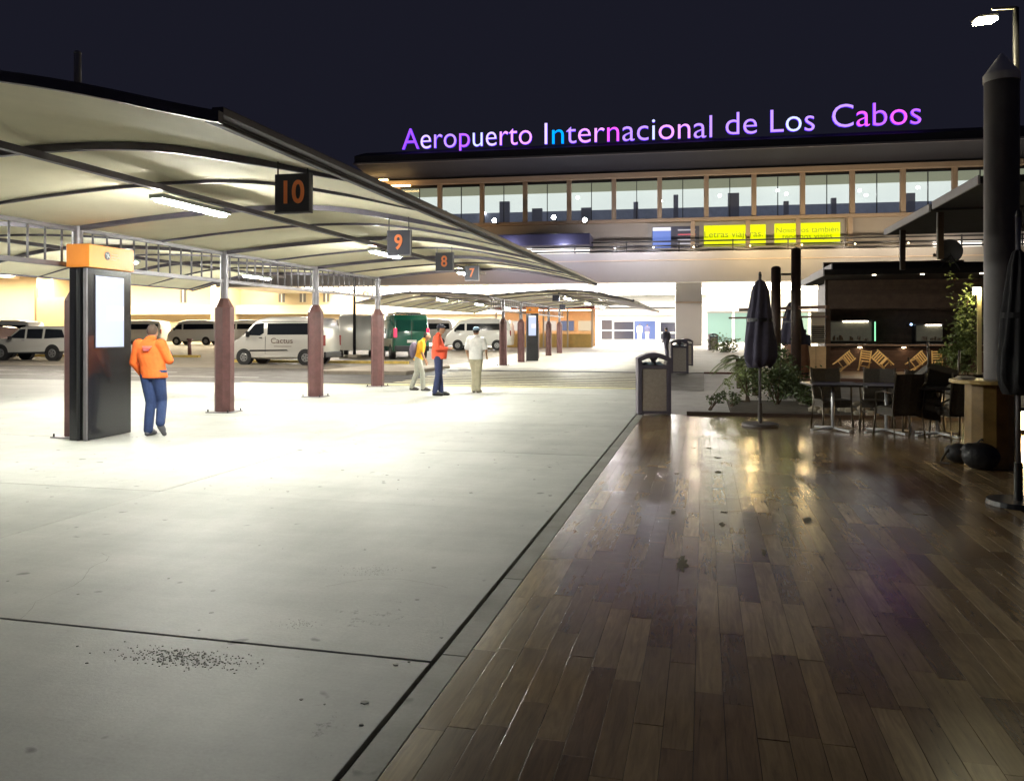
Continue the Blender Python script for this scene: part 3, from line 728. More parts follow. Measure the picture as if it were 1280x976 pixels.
for k, c in enumerate(((.8, .8, .75), (.7, .15, .08), (.8, .75, .7), (.15, .2, .35), (.8, .7, .5))):
    obj('menu_board', B().b2((-sw/2+.4+k*1.45, 2.93, 1.3), (-sw/2+1.5+k*1.45, 2.99, 2.1)), emat('menu_%d' % k, c, .8), ST)
obj('strip_lamp', B().b2((-sw/2+.2, 1.0, 2.90), (sw/2-.2, 1.3, 2.96)), emat('stall_lamp', (1, .7, .4), 9), ST)

# ---------------------------------------------------------------- annex behind the parking lot
AO = W(300, 415, 84); AO.z = 0
AN = thing('annex_building', 'long beige annex with glaring warm lit canopy soffit behind the parked vans', 'building', AO, R(8))
AZ = 84
def ax(px): return (px-300)/1000*AZ*1.0
def az(py): return EYE-(py-HOR)/1000*AZ
WARMW = mat('annex_wall', (.52, .44, .31), .8, 0, .05, .3)
obj('wall', B().b2((ax(-80), 0, .3), (ax(640), 1, az(330))), WARMW, AN)
obj('upper_wall', B().b2((ax(-80), -2.0, az(345)), (ax(640), -.01, az(310))), mat('annex_upper', (.5, .4, .3), .8), AN)
obj('canopy_roof', B().b2((ax(-80), -9, az(345.5)), (ax(640), -2.01, az(338))), mat('annex_canopy', (.5, .38, .25), .7), AN)
for k in range(15):
    u = ax(-70)+k*4.0
    obj('soffit_lamp', B().b2((u, -8.5, az(346.3)), (u+3.1, -3.5, az(345.6))), emat('annex_lamp', (1, .84, .56), 22), AN)
obj('parapet_band', B().b2((ax(120), -1.2, az(393)), (ax(640), -.02, az(382))), mat('annex_band', (.75, .68, .5), .7), AN)
DW = mat('annex_window', (.06, .06, .07), .3, emit=(.6, .5, .35), es=.25)
for px in (222, 262, 268, 350, 377, 407, 480, 500, 512, 545, 566):
    wf = obj('window', B().b2((ax(px), -.05, az(378)), (ax(px+8), -.005, az(362))), DW, AN)
    obj('window_bar', B().b2((ax(px+4)-.06, -.09, az(378)), (ax(px+4)+.06, -.051, az(362))), WHITEP, wf)
for px in (-40, 20, 66, 120, 180, 290, 345, 410, 470, 540, 590):
    obj('downstand_beam', B().b2((ax(px)-.35, -9.05, az(348.6)), (ax(px)+.35, -2.05, az(345.7))), mat('annex_upper', (.5, .4, .3)), AN)
for px in (66, 290, 470): obj('pier', B().b2((ax(px)-.9, -3, .3), (ax(px)+.9, -.03, az(345.6))), WARMW, AN)
obj('ramp_wall', B().b2((ax(-60), -14, .3), (ax(44), -13.6, az(378))), mat('ramp_beige', (.5, .38, .24), .8), AN)
bw = W(68, 430, 80); wl = thing('screen_wall', 'flat beige block wall behind the silver pickup at far left', 'wall', (bw.x, bw.y, rise(bw.y)), R(8))
obj('panel', B().b2((-1.9, 0, 0), (2.0, .3, 4.6)), mat('block_beige', (.60, .46, .28), .8, 0, .06, 1), wl)
obj('post', B().b2((-2.1, -.04, 0), (-1.9, .34, 5.6)), mat('post_brown', (.25, .16, .1), .7), wl)

# ---------------------------------------------------------------- vehicles
def vehicle(name, label, cat, loc, rz, prof, width, wheels, r, paint, side_win, group=None, extras=None, tumble=.10, zbelt=1.0, lower=None):
    """prof: closed outline x,z (front at +x). wheels: x positions"""
    t = thing(name, label, cat, loc, rz, group)
    def inset(z): return max(0, (z-zbelt))*tumble
    cx = sum(p[0] for p in prof)/len(prof); cz = sum(p[1] for p in prof)/len(prof)
    rings = []
    for f, sh in ((-1, .10), (-.965, .035), (-.88, 0), (.88, 0), (.965, .035), (1, .10)):
        ring = []
        for x, z in prof:
            dx, dz = cx-x, cz-z; L = math.hypot(dx, dz)
            xx, zz = x+dx/L*sh, z+dz/L*sh
            ring.append(Vector((xx, f*(width/2-inset(zz)), zz)))
        rings.append(ring)
    body = obj('body', B().loft(rings), paint, t); autosmooth(body, 40)
    def sidept(x, z, s, o=.006): return Vector((x, s*(width/2-inset(z)+o), z))
    for s in (-1, 1):
        for poly in side_win:
            b = B(); b.loft([[sidept(x, z, s, -.06) for x, z in poly], [sidept(x, z, s, .006) for x, z in poly]])
            obj('side_window', b, GLASSD, t)
        if lower:
            for poly in lower:
                b = B(); b.loft([[sidept(x, z, s, -.05) for x, z in poly], [sidept(x, z, s, .012) for x, z in poly]]); obj('side_trim', b, BLACK, t)
        for wx in wheels:
            y0 = s*(width/2+.01); y1 = s*(width/2-.20)
            obj('wheel_arch', B().cyl((wx, s*(width/2-.25), r+.02), (wx, s*(width/2+.004), r+.02), r*1.17, n=24), BLACK, t)
            ty = obj('tyre', B().cyl((wx, y1, r), (wx, y0, r), r, n=24), RUBBER, t, bevel=.02)
            obj('rim', B().cyl((wx, s*(width/2), r), (wx, s*(width/2+.018), r), r*.62, r*.55, n=20), mat('rim_metal', (.4, .4, .4), .35, .8), ty)
            for q in range(5):
                a_ = 2*PI*q/5; obj('rim_slot', B().box((wx+cos(a_)*r*.34, s*(width/2+.021), r+sin(a_)*r*.34), (r*.2, .008, r*.12), M=Matrix.Rotation(-a_, 3, 'Y')), BLACK, ty)
    if extras: extras(t, sidept)
    return t
PSILV = mat('silver_paint', (.60, .585, .54), .3, .35, coat=.6); PWHITE = mat('van_white', (.80, .79, .74), .3, coat=.6); PGREEN = mat('van_green', (.012, .10, .065), .25, coat=.8)
HEAD = mat('headlight', (.7, .7, .65), .1, coat=1); REDL = emat('tail_red', (1, .03, .10), 1.8)
# large panel van outline (front +x)
VANP = [(-2.45, .35), (-2.5, .9), (-2.46, 1.7), (-2.36, 2.08), (-2.2, 2.22), (-1.0, 2.28), (.3, 2.27), (.9, 2.17), (1.25, 1.95), (1.75, 1.38), (1.95, 1.22), (2.35, 1.06), (2.5, .86), (2.52, .5), (2.42, .3), (0, .26)]
VANW = [[(1.55, 1.40), (1.05, 1.95), (.62, 1.97), (.6, 1.5), (.8, 1.38)], [(.42, 1.42), (.42, 1.96), (-1.75, 1.97), (-1.75, 1.43)], [(-1.9, 1.45), (-1.9, 1.95), (-2.2, 1.92), (-2.3, 1.5), (-2.22, 1.45)]]
def ws(t, pts, w, name='windshield', m=None):
    (x0, z0), (x1, z1) = pts; o = .012
    b = B(); b.add([Vector((x0+o, -w/2+.12, z0)), Vector((x0+o, w/2-.12, z0)), Vector((x1+o, w/2-.24, z1)), Vector((x1+o, -w/2+.24, z1)),
                    Vector((x0-.05, -w/2+.12, z0)), Vector((x0-.05, w/2-.12, z0)), Vector((x1-.05, w/2-.24, z1)), Vector((x1-.05, -w/2+.24, z1))],
                   [(0,1,2,3), (4,7,6,5), (0,4,5,1), (1,5,6,2), (2,6,7,3), (3,7,4,0)])
    obj(name, b, m or GLASSD, t)
def van_extras(txts=None, tail=None):
    def f(t, sp):
        W_ = 1.95
        ws(t, ((1.72, 1.42), (1.27, 1.93)), W_)
        for s in (-1, 1):
            obj('headlight', B().box((2.38, s*.74, .93), (.26, .34, .18)), HEAD, t, bevel=.04)
            obj('tail_light', B().box((-2.46, s*.88, 1.15), (.1, .14, .5)), mat('tail_unlit', (.25, .02, .02), .2), t, bevel=.02)
            obj('mirror', B().box((1.35, s*1.1, 1.45), (.12, .2, .28)), BLACK, t, bevel=.04)
            obj('door_handle', B().box((.75, s*(W_/2+.012), 1.28), (.16, .03, .035)), BLACK, t)
            obj('roof_seam', B().bar((-2.2, s*(W_/2-.09), 2.04), (.8, s*(W_/2-.09), 2.04), .02, .02), DARK, t)
            obj('door_gap', B().b2((.5, s*(W_/2-.02), .5), (.512, s*(W_/2+.003), 1.35)), BLACK, t)
        obj('grille', B().b2((2.46, -.5, .6), (2.535, .5, .82)), BLACK, t, bevel=.01)
        obj('bumper', B().b2((2.36, -.93, .32), (2.56, .93, .56)), BLACK, t, bevel=.05)
        obj('bumper', B().b2((-2.56, -.9, .34), (-2.42, .9, .62)), BLACK, t, bevel=.04)
        if txts:
            txt(txts, .36, mat('van_print', (.14, .09, .07), .6), t, (-.35, W_/2+.012, 1.13), (R(90), 0, R(180)), .003, 'lettering', sx=1.15)
            obj('print_underline', B().b2((-.85, W_/2+.004, .86), (.05, W_/2+.009, .885)), MATS['van_print'], t)
    return f
TRIM = [[(1.35, .62), (1.3, .70), (-.6, .72), (-.7, .66)]]
ROT = PI   # facing -X
def place(px, py, zrel=None):
    p = G(px, py); return p
p = W(356, 455, 38.9); z = rise(p.y)
vehicle('silver_van', 'silver passenger van with dark lettering and tinted windows, parked facing left', 'van', (p.x, p.y, z), ROT+R(2), VANP, 1.95, (1.62, -1.55), .34, PSILV, VANW, extras=van_extras('Cactus'), lower=TRIM)
# white vans
HIP = [(-2.35, .35), (-2.4, 1.0), (-2.36, 1.8), (-2.2, 2.12), (-1.2, 2.25), (.6, 2.24), (1.3, 2.08), (1.95, 1.42), (2.25, 1.1), (2.38, .8), (2.36, .35), (0, .3)]
HIW = [[(1.75, 1.42), (1.3, 1.85), (.95, 1.88), (.95, 1.38)], [(.8, 1.38), (.8, 1.88), (-2.1, 1.88), (-2.15, 1.42)]]
def hi_extras(t, sp):
    ws(t, ((2.0, 1.4), (1.42, 1.98)), 1.88)
    for s in (-1, 1):
        obj('headlight', B().box((2.24, s*.72, .88), (.2, .3, .2)), HEAD, t, bevel=.04); obj('tail_light', B().box((-2.36, s*.84, 1.2), (.08, .14, .4)), mat('tail_unlit', (.25, .02, .02), .2), t)
        obj('mirror', B().box((1.6, s*1.05, 1.42), (.1, .18, .24)), BLACK, t, bevel=.03)
    obj('bumper', B().b2((2.25, -.9, .3), (2.44, .9, .55)), PWHITE, t, bevel=.05)
for px, zc, l, ra in ((600, 58, 'white minibus with dark window band behind the man in white', 0), (533, 66, 'white minibus half hidden behind the green van', 0), (178, 74, 'white minibus behind the man in the orange jacket', 0), (246, 73, 'white minibus in the row behind the bollard', 0),
                      (312, 74, 'white minibus behind the nose of the silver van', 0), (392, 76, 'white minibus hidden behind the middle of the silver van', 0), (428, 66, 'white minibus between the silver van and the lamp post', 6), (12, 62, 'white minibus at far left behind the pickup', 0)):
    p = W(px, 415, zc); vehicle('white_minibus', l, 'minibus', (p.x, p.y, rise(p.y)), ROT+R(5+ra), HIP, 1.88, (1.45, -1.4), .33, PWHITE, HIW, 'white minibuses in the parking lot', hi_extras)
# green cargo van seen from behind
GRP = [(-2.7, .4), (-2.74, 1.2), (-2.66, 2.1), (-2.5, 2.38), (-2.2, 2.46), (1.0, 2.46), (1.4, 2.3), (1.95, 1.5), (2.4, 1.2), (2.7, 1.0), (2.76, .5), (2.6, .35), (0, .32)]
GRW = [[(1.8, 1.5), (1.4, 2.0), (1.05, 2.05), (1.0, 1.45)]]
def gr_extras(t, sp):
    for s in (-1, 1):
        obj('tail_light', B().box((-2.72, s*.90, 1.42), (.1, .17, .5)), REDL, t, bevel=.02)
        obj('mirror', B().box((1.5, s*1.15, 1.6), (.12, .22, .34)), BLACK, t, bevel=.03)
    obj('bumper', B().b2((-2.84, -.95, .42), (-2.66, .95, .72)), DARK, t, bevel=.04)
    obj('door_seam', B().b2((-2.755, -.01, .75), (-2.735, .01, 2.15)), BLACK, t)
    obj('rear_door', B().b2((-2.745, -.86, 1.5), (-2.69, -.06, 2.12)), mat('green_glass', (.01, .06, .045), .08), t, bevel=.03)
    obj('rear_door', B().b2((-2.745, .06, 1.5), (-2.69, .86, 2.12)), MATS['green_glass'], t, bevel=.03)
    obj('licence_plate', B().b2((-2.765, -.26, .88), (-2.745, .26, 1.03)), WHITEP, t)
    obj('side_panel', B().b2((-2.3, .985, .65), (.6, 1.0, 1.1)), mat('pale_band', (.35, .33, .24), .4), t)
    obj('roof_rack', B().b2((-1.9, -.7, 2.47), (1.0, .7, 2.57)), DARK, t, bevel=.03)
    ws(t, ((1.98, 1.5), (1.45, 2.28)), 2.0)
p = W(503, 440, 46.5)
vehicle('green_van', 'dark green cargo van seen from behind with red tail lights glowing', 'van', (p.x, p.y, rise(p.y)), R(122), GRP, 2.0, (1.8, -1.65), .37, PGREEN, GRW, extras=gr_extras, tumble=.07, zbelt=1.2)
p = W(448, 440, 49)
vehicle('grey_van', 'pale grey van behind the lamp post beside the green van', 'van', (p.x, p.y, rise(p.y)), R(110), GRP, 2.0, (1.8, -1.65), .37, PSILV, GRW, extras=None, tumble=.07, zbelt=1.2)
# pickup / suv at the left
SUV = [(-2.6, .5), (-2.62, 1.05), (-2.5, 1.35), (-2.3, 1.78), (-1.9, 1.86), (.2, 1.86), (.55, 1.78), (1.25, 1.2), (2.2, 1.12), (2.5, .98), (2.58, .6), (2.5, .4), (0, .36)]
SUVW = [[(1.05, 1.22), (.5, 1.68), (.15, 1.72), (.12, 1.2)], [(0, 1.2), (.02, 1.72), (-.95, 1.72), (-.95, 1.2)], [(-1.1, 1.2), (-1.1, 1.72), (-2.1, 1.68), (-2.35, 1.25)]]
def suv_x(t, sp):
    ws(t, ((1.22, 1.24), (.62, 1.74)), 1.95)
    for s in (-1, 1):
        obj('headlight', B().box((2.42, s*.8, .95), (.28, .3, .2)), emat('amber_glow', (1, .5, .12), 2.5) if s > 0 else HEAD, t, bevel=.04)
        obj('mirror', B().box((.95, s*1.08, 1.22), (.12, .2, .2)), BLACK, t, bevel=.03)
        obj('running_board', B().b2((-1.2, s*.9, .36), (1.2, s*1.03, .42)), BLACK, t)
        obj('door_handle', B().box((.2, s*.992, 1.1), (.16, .03, .03)), STEEL, t)
    obj('bumper', B().b2((2.45, -.95, .4), (2.66, .95, .7)), DARK, t, bevel=.05)
p = W(50, 448, 44.5)
vehicle('silver_suv', 'silver grey suv with amber headlight behind the nearest column', 'suv', (p.x, p.y, rise(p.y)), ROT+R(3), SUV, 1.96, (1.62, -1.6), .40, PSILV, SUVW, extras=suv_x, zbelt=1.15, tumble=.22)
p = W(-22, 448, 47.5)
vehicle('brown_suv', 'dark reddish suv cut by the left edge of the picture', 'suv', (p.x-.6, p.y, rise(p.y)), ROT+R(3), SUV, 1.96, (1.62, -1.6), .40, mat('suv_brown', (.25, .17, .14), .3, .3, coat=.6), SUVW, extras=suv_x, zbelt=1.15, tumble=.22)

# street lamps added to light the parking lot, heads above the canopy
for px, zc, l in ((284, 31, 'added lamp post with lit head hidden behind the second maroon column'), (398, 52, 'added lamp post with lit head hidden behind the third maroon column'), (96, 36, 'added lamp post with lit head hidden behind the kiosk column')):
    p = W(px, 415, zc); p.z = rise(p.y)
    t = thing('lamp_post', l, 'lamp post', p)
    obj('pole', B().cyl((0, 0, 0), (0, 0, 7.0), .06, .045), DARK, t, smooth=True)
    obj('lamp_housing', B().b2((-.2, -1.0, 7.0), (.2, -.1, 7.1)), DARK, t, bevel=.02)
    obj('lens', B().b2((-.17, -.95, 6.96), (.17, -.2, 6.999)), emat('added_street_glow', (1, .93, .80), 900), t)
# parking furniture
p = W(443, 445, 46); p.z = rise(p.y)
lp = thing('lamp_post', 'slim dark lamp post standing in the parking lot left of the green van', 'lamp post', p)
obj('pole', B().cyl((0, 0, .1), (0, 0, 6.5), .09, .07), DARK, lp, smooth=True); obj('foot', B().b2((-.3, -.3, 0), (.3, .3, .18)), isl, lp, bevel=.03)
p = W(237, 441, 48); p.z = rise(p.y)
bo = thing('bollard', 'single mauve bollard with flat cap in the parking lot', 'bollard', p)
obj('shaft', B().cyl((0, 0, .05), (0, 0, 1.0), .11), MAROON, bo, smooth=True); obj('cap', B().cyl((0, 0, 1.0), (0, 0, 1.1), .17), MAROON, bo); obj('foot', B().cyl((0, 0, 0), (0, 0, .06), .18), MAROON, bo)

# ---------------------------------------------------------------- litter bins
BPUR = mat('bin_frame', (.12, .105, .14), .45, 0, .1, 5); BTAN = mat('bin_panel', (.40, .35, .31), .6, 0, .12, 20, .3, 80)
def bin_(p, rz, label, w=.62, h=1.16):
    t = thing('litter_bin', label, 'litter bin', p, rz, 'litter bins along the walkway'); hw = w/2
    # side view outline with arched top
    arch = lambda s, z0: [(-hw*s, z0)]+[(-hw*s*cos(PI*k/10) if 0 < k < 10 else -hw*s*(1 if k == 0 else -1), h*.93+.07*h*sin(PI*k/10)) for k in range(11)]+[(hw*s, z0)]
    d = .25
    obj('post', B().b2((-hw, -d, .0), (-hw+.085, d, h*.86)), BPUR, t, bevel=.015)
    obj('post', B().b2((hw-.085, -d, .0), (hw, d, h*.86)), BPUR, t, bevel=.015)
    obj('front_panel', B().b2((-hw+.087, -d+.02, .07), (hw-.087, d-.02, h*.74)), BTAN, t, bevel=.008)
    obj('rail', B().b2((-hw+.02, -d-.004, .02), (hw-.02, d+.004, .075)), BPUR, t, bevel=.01)
    obj('rail', B().b2((-hw+.02, -d-.004, h*.745), (hw-.02, d+.004, h*.80)), BPUR, t, bevel=.01)
    # arched hood
    top = [(-hw, h*.86)]+[(-hw+w*k/12, h*.925+.075*h*sin(PI*k/12)) for k in range(13)]+[(hw, h*.86)]
    low = [(hw-.07, h*.86)]+[(hw-.07-(w-.14)*k/10, h*.885+.045*h*sin(PI*k/10)) for k in range(11)]+[(-hw+.07, h*.86)]
    n = 13
    o_ = [(-hw+w*k/(n-1), h*.915+.085*h*sin(PI*k/(n-1))) for k in range(n)]; i_ = [(-hw+.07+(w-.14)*k/(n-1), h*.87+.055*h*sin(PI*k/(n-1))) for k in range(n)]
    b = B()
    for k in range(n-1): b.prism([i_[k], i_[k+1], o_[k+1], o_[k]], -d, d)
    b.prism([(-hw, h*.85), (-hw+.07, h*.85), i_[0], o_[0]], -d, d); b.prism([(hw-.07, h*.85), (hw, h*.85), o_[-1], i_[-1]], -d, d)
    obj('hood', b, BPUR, t)
    # swan-neck support in the opening and bag
    obj('hood_bracket', B().prism([(-.09, h*.80), (.09, h*.80), (.035, h*.86), (.1, h*.935), (-.1, h*.935), (-.035, h*.86)], -.05, .05), BPUR, t)
    b = B(); r_ = random.Random(3)
    for k in range(14): b.ell((r_.uniform(-hw+.15, hw-.15), r_.uniform(-.15, .15), h*.8+r_.uniform(-.01, .03)), (.07, .07, .035), 8, 5)
    obj('bin_bag', b, mat('bag_blue', (.35, .45, .55), .4), t, smooth=True)
    return t
p = G(816.5, 517); bin_((p.x, p.y, 0), YAW*.7, 'nearest brown and purple litter bin at the corner of the tile deck')
p = G(848, 467); bin_((p.x, p.y+.3, 0), YAW*.8, 'second litter bin just behind and right of the nearest one', w=.66, h=1.28)
p = W(857, 415, 37); bin_((p.x, p.y, 0), YAW*.8, 'third litter bin partly hidden behind the second', w=.62, h=1.25)
p = W(891, 415, 56); bin_((p.x, p.y, rise(p.y)), YAW, 'small tan litter bin far off near the terminal pillar', w=.62, h=1.16)

# ---------------------------------------------------------------- people
SKIN = mat('skin', (.38, .21, .13), .55, 0, .08, 10)
HAIR = mat('hair_dark', (.02, .015, .012), .7)
def person(label, loc, rz, J=None, vox=.012, shirt=(.8, .8, .8), trousers=(.03, .04, .09), sleeve='long', hat=None, belly=0.0, extras=None, shoes=(.02, .02, .02), height=1.72, skin=None, bulk=1.0, hairm=None):
    t = thing('person', label, 'person', loc, rz); t.scale = (height/1.72,)*3
    D = dict(pel=(0, 0, .93), che=(0, .0, 1.28), neck=(0, -.01, 1.46), head=(0, .015, 1.605),
             sl=(-.185, -.01, 1.40), el=(-.235, -.03, 1.13), wl=(-.23, .08, .89), sr=(.185, -.01, 1.40), er=(.235, -.03, 1.13), wr=(.23, .08, .89),
             hl=(-.09, 0, .90), kl=(-.10, .03, .50), al=(-.11, -.02, .09), hr=(.09, 0, .90), kr=(.10, .03, .50), ar=(.11, -.02, .09),
             tl=(-.12, .16, .035), tr=(.12, .16, .035))
    if J: D.update(J)
    D = {k: Vector(v) for k, v in D.items()}
    sk = skin or SKIN
    # body, one surface
    b = B(); h = D['head']
    b.ell(h, (.073, .092, .112), 16, 12); b.ell(h+Vector((0, .03, -.055)), (.052, .06, .055)); b.cap(h+Vector((0, .088, .0)), .012, h+Vector((0, .103, -.025)), .016, 8)
    b.cap(h+Vector((-.025, .088, -.052)), .008, h+Vector((.025, .088, -.052)), .008, 8)
    for s in (-1, 1): b.ell(h+Vector((s*.074, -.005, -.01)), (.012, .02, .032), 8, 6); b.ell(h+Vector((s*.03, .078, .012)), (.016, .012, .010), 8, 6)
    b.cap(D['neck']-Vector((0, 0, .05)), .062, h-Vector((0, 0, .07)), .052)
    c = D['che']; pl = D['pel']
    b.chain([pl, (pl+c)/2, c, D['neck']-Vector((0, 0, .06))], [.10, .09, .10, .07])
    for s in 'lr':
        b.chain([D['s'+s], D['e'+s], D['w'+s]], [.05, .040, .027]); b.chain([D['h'+s], D['k'+s], D['a'+s]], [.085, .055, .038])
        # hand
        w_ = D['w'+s]; d = (w_-D['e'+s]).normalized(); sd = Vector((0, 1, 0)).cross(d); 
        if sd.length < .1: sd = Vector((1, 0, 0)).cross(d)
        sd.normalize(); up = d.cross(sd); fd = (d*.9+up*.25).normalized()
        acr = up.copy()
        b.cap(w_, .026, w_+d*.085, .030, 10)
        for q, ln in enumerate((.070, .078, .074, .058)):
            o_ = w_+d*.085+acr*(q-1.5)*.019; b.chain([o_, o_+(d+sd*.15*(1 if s == 'l' else -1)).normalized()*ln*.55, o_+(d*.8+sd*.5*(1 if s == 'l' else -1)).normalized()*ln], [.0095, .0088, .0075])
        b.chain([w_+d*.03+acr*.025, w_+d*.065+acr*.05, w_+d*.095+acr*.052], [.012, .010, .009])
        b.cap(D['a'+s], .04, D['t'+s], .03)
    link('body', remesh(b, vox*.75, 3, 'body', sk), t)
    # trousers
    b = B(); b.oval([(pl.x, pl.y, pl.z-.09, .13, .10), (pl.x, pl.y, pl.z-.03, .165*bulk, .125), (pl.x, pl.y, pl.z+.06, .16*bulk, .12+belly*.4)])
    for s in 'lr':
        m_ = D['k'+s]; an = D['a'+s]
        b.chain([D['h'+s], D['h'+s].lerp(m_, .5), m_, m_.lerp(an, .5), an], [.105, .092, .075, .074, .068])
    link('trousers', remesh(b, vox, 4, 'trousers', mat('cloth_%s' % (trousers,), trousers, .85, 0, .16, 8, 1.0, 14)), t)
    # shirt
    b = B(); hem = pl.z-.06
    L = lambda f: pl.lerp(c, f)
    b.oval([(pl.x, pl.y+belly*.2, hem, .178*bulk, .142+belly*.5), (L(.35).x, L(.35).y+belly*.5, L(.35).z, .17*bulk, .125+belly), (L(.75).x, L(.75).y+belly*.2, L(.75).z, .18*bulk, .125+belly*.4), (c.x, c.y, c.z+.05, .195*bulk, .122),
            ((D['sl'].x+D['sr'].x)/2, c.y-.005, D['sl'].z+.025, .165*bulk, .095), (D['neck'].x, D['neck'].y, D['neck'].z+.015, .068, .068)])
    for s in 'lr':
        if sleeve == 'long': b.chain([D['s'+s], D['s'+s].lerp(D['e'+s], .5), D['e'+s], D['e'+s].lerp(D['w'+s], .6), D['w'+s]], [.078*bulk, .065*bulk, .056*bulk, .048, .042])
        else: b.chain([D['s'+s], D['s'+s].lerp(D['e'+s], .85)], [.075, .068])
    b.cap(D['neck']-Vector((.03, 0, .0)), .062, D['neck']+Vector((.03, 0, .01)), .062)
    link('shirt', remesh(b, vox, 4, 'shirt', mat('cloth_%s' % (shirt,), shirt, .8, 0, .14, 9, 1.0, 12)), t)
    for s in 'lr':
        b = B(); an, to = D['a'+s], D['t'+s]; heel = an+(an-to).normalized()*.03; heel.z = an.z-.05
        b.cap(an-Vector((0, 0, .02)), .048, to.lerp(an, .35), .046).cap(heel, .04, to, .036)
        link('shoe', remesh(b, vox*.9, 2, 'shoe', mat('shoe_%s' % (shoes,), shoes, .5)), t)
    b = B(); b.ell(h+Vector((0, -.018, .022)), (.080, .088, .103), 16, 10)
    if hat:
        hm = mat('hat_%s' % (hat,), hat, .8, 0, .1, 9)
        b2 = B(); b2.ell(h+Vector((0, -.005, .055)), (.088, .102, .075), 16, 10); b2.cap(h+Vector((-.03, .12, .05)), .012, h+Vector((.03, .12, .05)), .012); b2.cap(h+Vector((-.05, .09, .052)), .012, h+Vector((.05, .09, .052)), .012)
        link('cap', remesh(b2, vox*.8, 2, 'cap', hm), t)
    hb = B()
    hb.ell(h+Vector((0, -.022, .018)), (.078, .082, .100), 16, 10)
    link('hair', remesh(hb, vox, 2, 'hair', hairm or HAIR), t)
    if extras: extras(t, D)
    return t
def logo(t, D):
    b = B()
    for k in range(3):
        for q in range(9-2*k): b.b2((-.07+q*.016+k*.008, -.148, 1.335-k*.026), (-.058+q*.016+k*.008, -.128, 1.349-k*.026))
    obj('back_print', b, mat('back_print', (.75, .22, .25), .7), t)
p = G(189, 544.5)
person('man in a bright orange jacket and navy trousers leaning by the kiosk, legs crossed', (p.x, p.y, 0), YAW, dict(
    pel=(.05, 0, .93), che=(-.04, .02, 1.27), neck=(-.03, .04, 1.44), head=(-.02, .10, 1.565),
    sl=(-.185, .0, 1.375), el=(-.275, .02, 1.10), wl=(-.20, .15, .90), sr=(.145, .0, 1.375), er=(.265, .02, 1.13), wr=(.12, .24, 1.17),
    hl=(-.06, 0, .90), kl=(-.02, .03, .50), al=(-.035, -.02, .09), tl=(-.01, .14, .035), hr=(.11, 0, .90), kr=(.125, .09, .50), ar=(.195, -.13, .21), tr=(.235, -.085, .04)),
    vox=.011, shirt=(.86, .16, .025), trousers=(.022, .042, .125), height=1.71, bulk=1.12, extras=logo, shoes=(.10, .10, .12), hairm=mat('hair_greybrown', (.09, .06, .045), .8), skin=mat('skin_light', (.45, .27, .18), .55))
RGT = YAW-PI/2
def bag(t, D):
    c = D['che']; b = B(); b.ell((c.x+.0, c.y-.22, c.z-.12), (.16, .13, .24)); link('backpack', remesh(b, .02, 2, 'backpack', mat('bag_mauve', (.12, .09, .14), .8)), t)
    b = B().oval([(D['pel'].x, D['pel'].y-.012, D['pel'].z-.0, .168, .138), (c.x, c.y-.03, c.z+.03, .196, .132)])
p = G(524, 488.5)
person('man in a yellow shirt and pale grey trousers with a mauve backpack, walking right', (p.x, p.y, 0), RGT, dict(
    pel=(0, -.03, .92), che=(0, .07, 1.25), neck=(0, .13, 1.42), head=(0, .22, 1.53), sl=(-.18, .10, 1.36), sr=(.18, .10, 1.36), el=(-.22, .03, 1.1), er=(.23, .10, 1.09), wl=(-.22, .12, .9), wr=(.22, .19, .86),
    hl=(-.08, -.03, .9), hr=(.08, -.03, .9), kl=(-.09, -.08, .5), al=(-.09, -.22, .10), tl=(-.1, -.05, .04), kr=(.09, .10, .5), ar=(.09, .12, .09), tr=(.1, .30, .035)),
    vox=.018, shirt=(.85, .42, .02), trousers=(.42, .42, .36), sleeve='short', extras=bag, height=1.62, shoes=(.06, .05, .05))
p = G(548, 494.5)
person('man in a red orange shirt, dark cap and navy trousers, standing in profile', (p.x, p.y, 0), RGT, dict(
    pel=(0, 0, .94), che=(0, -.02, 1.28), head=(0, .06, 1.60), neck=(0, .0, 1.46), el=(-.23, -.06, 1.12), wl=(-.16, .19, 1.12), er=(.23, -.02, 1.13), wr=(.16, .22, 1.14), kl=(-.07, .02, .5), kr=(.07, .0, .5), al=(-.07, .06, .09), tl=(-.07, .24, .035), ar=(.07, -.08, .09), tr=(.08, .1, .035)),
    vox=.018, shirt=(.85, .11, .05), trousers=(.025, .035, .10), sleeve='long', hat=(.03, .03, .05), belly=.07, height=1.74)
p = G(595, 491)
person('man in a white shirt, blue cap and khaki trousers, seen from behind', (p.x, p.y, 0), YAW-R(18), dict(
    el=(-.26, -.02, 1.13), er=(.27, .03, 1.14), wl=(-.24, .1, .92), wr=(.22, .2, .98), kl=(-.05, .02, .5), kr=(.06, .02, .5), al=(-.05, -.03, .09), ar=(.06, 0, .09), tl=(-.12, .12, .035), tr=(.07, .17, .035)),
    vox=.018, shirt=(.85, .85, .83), trousers=(.50, .46, .33), sleeve='short', hat=(.16, .24, .33), height=1.68, bulk=1.12, shoes=(.25, .22, .18))
for (px, zc, l, sh_, tr_, rz, hh) in ((799.5, 80, 'distant person all in white before the terminal doors', (.85, .85, .85), (.8, .8, .8), YAW, 1.72),
                             (809, 82, 'distant person in dark top and tan trousers before the terminal doors', (.06, .06, .12), (.5, .36, .2), YAW, 1.7),
                             (833, 44, 'person in dull purple clothes walking behind the litter bins', (.12, .11, .16), (.13, .12, .17), YAW+.5, 1.7)):
    p = W(px, 415, zc); person(l, (p.x, p.y, rise(p.y)), rz, dict(kl=(-.09, -.06, .5), al=(-.1, -.16, .1)) if zc < 60 else None, vox=.035, shirt=sh_, trousers=tr_, height=hh, hat=None)
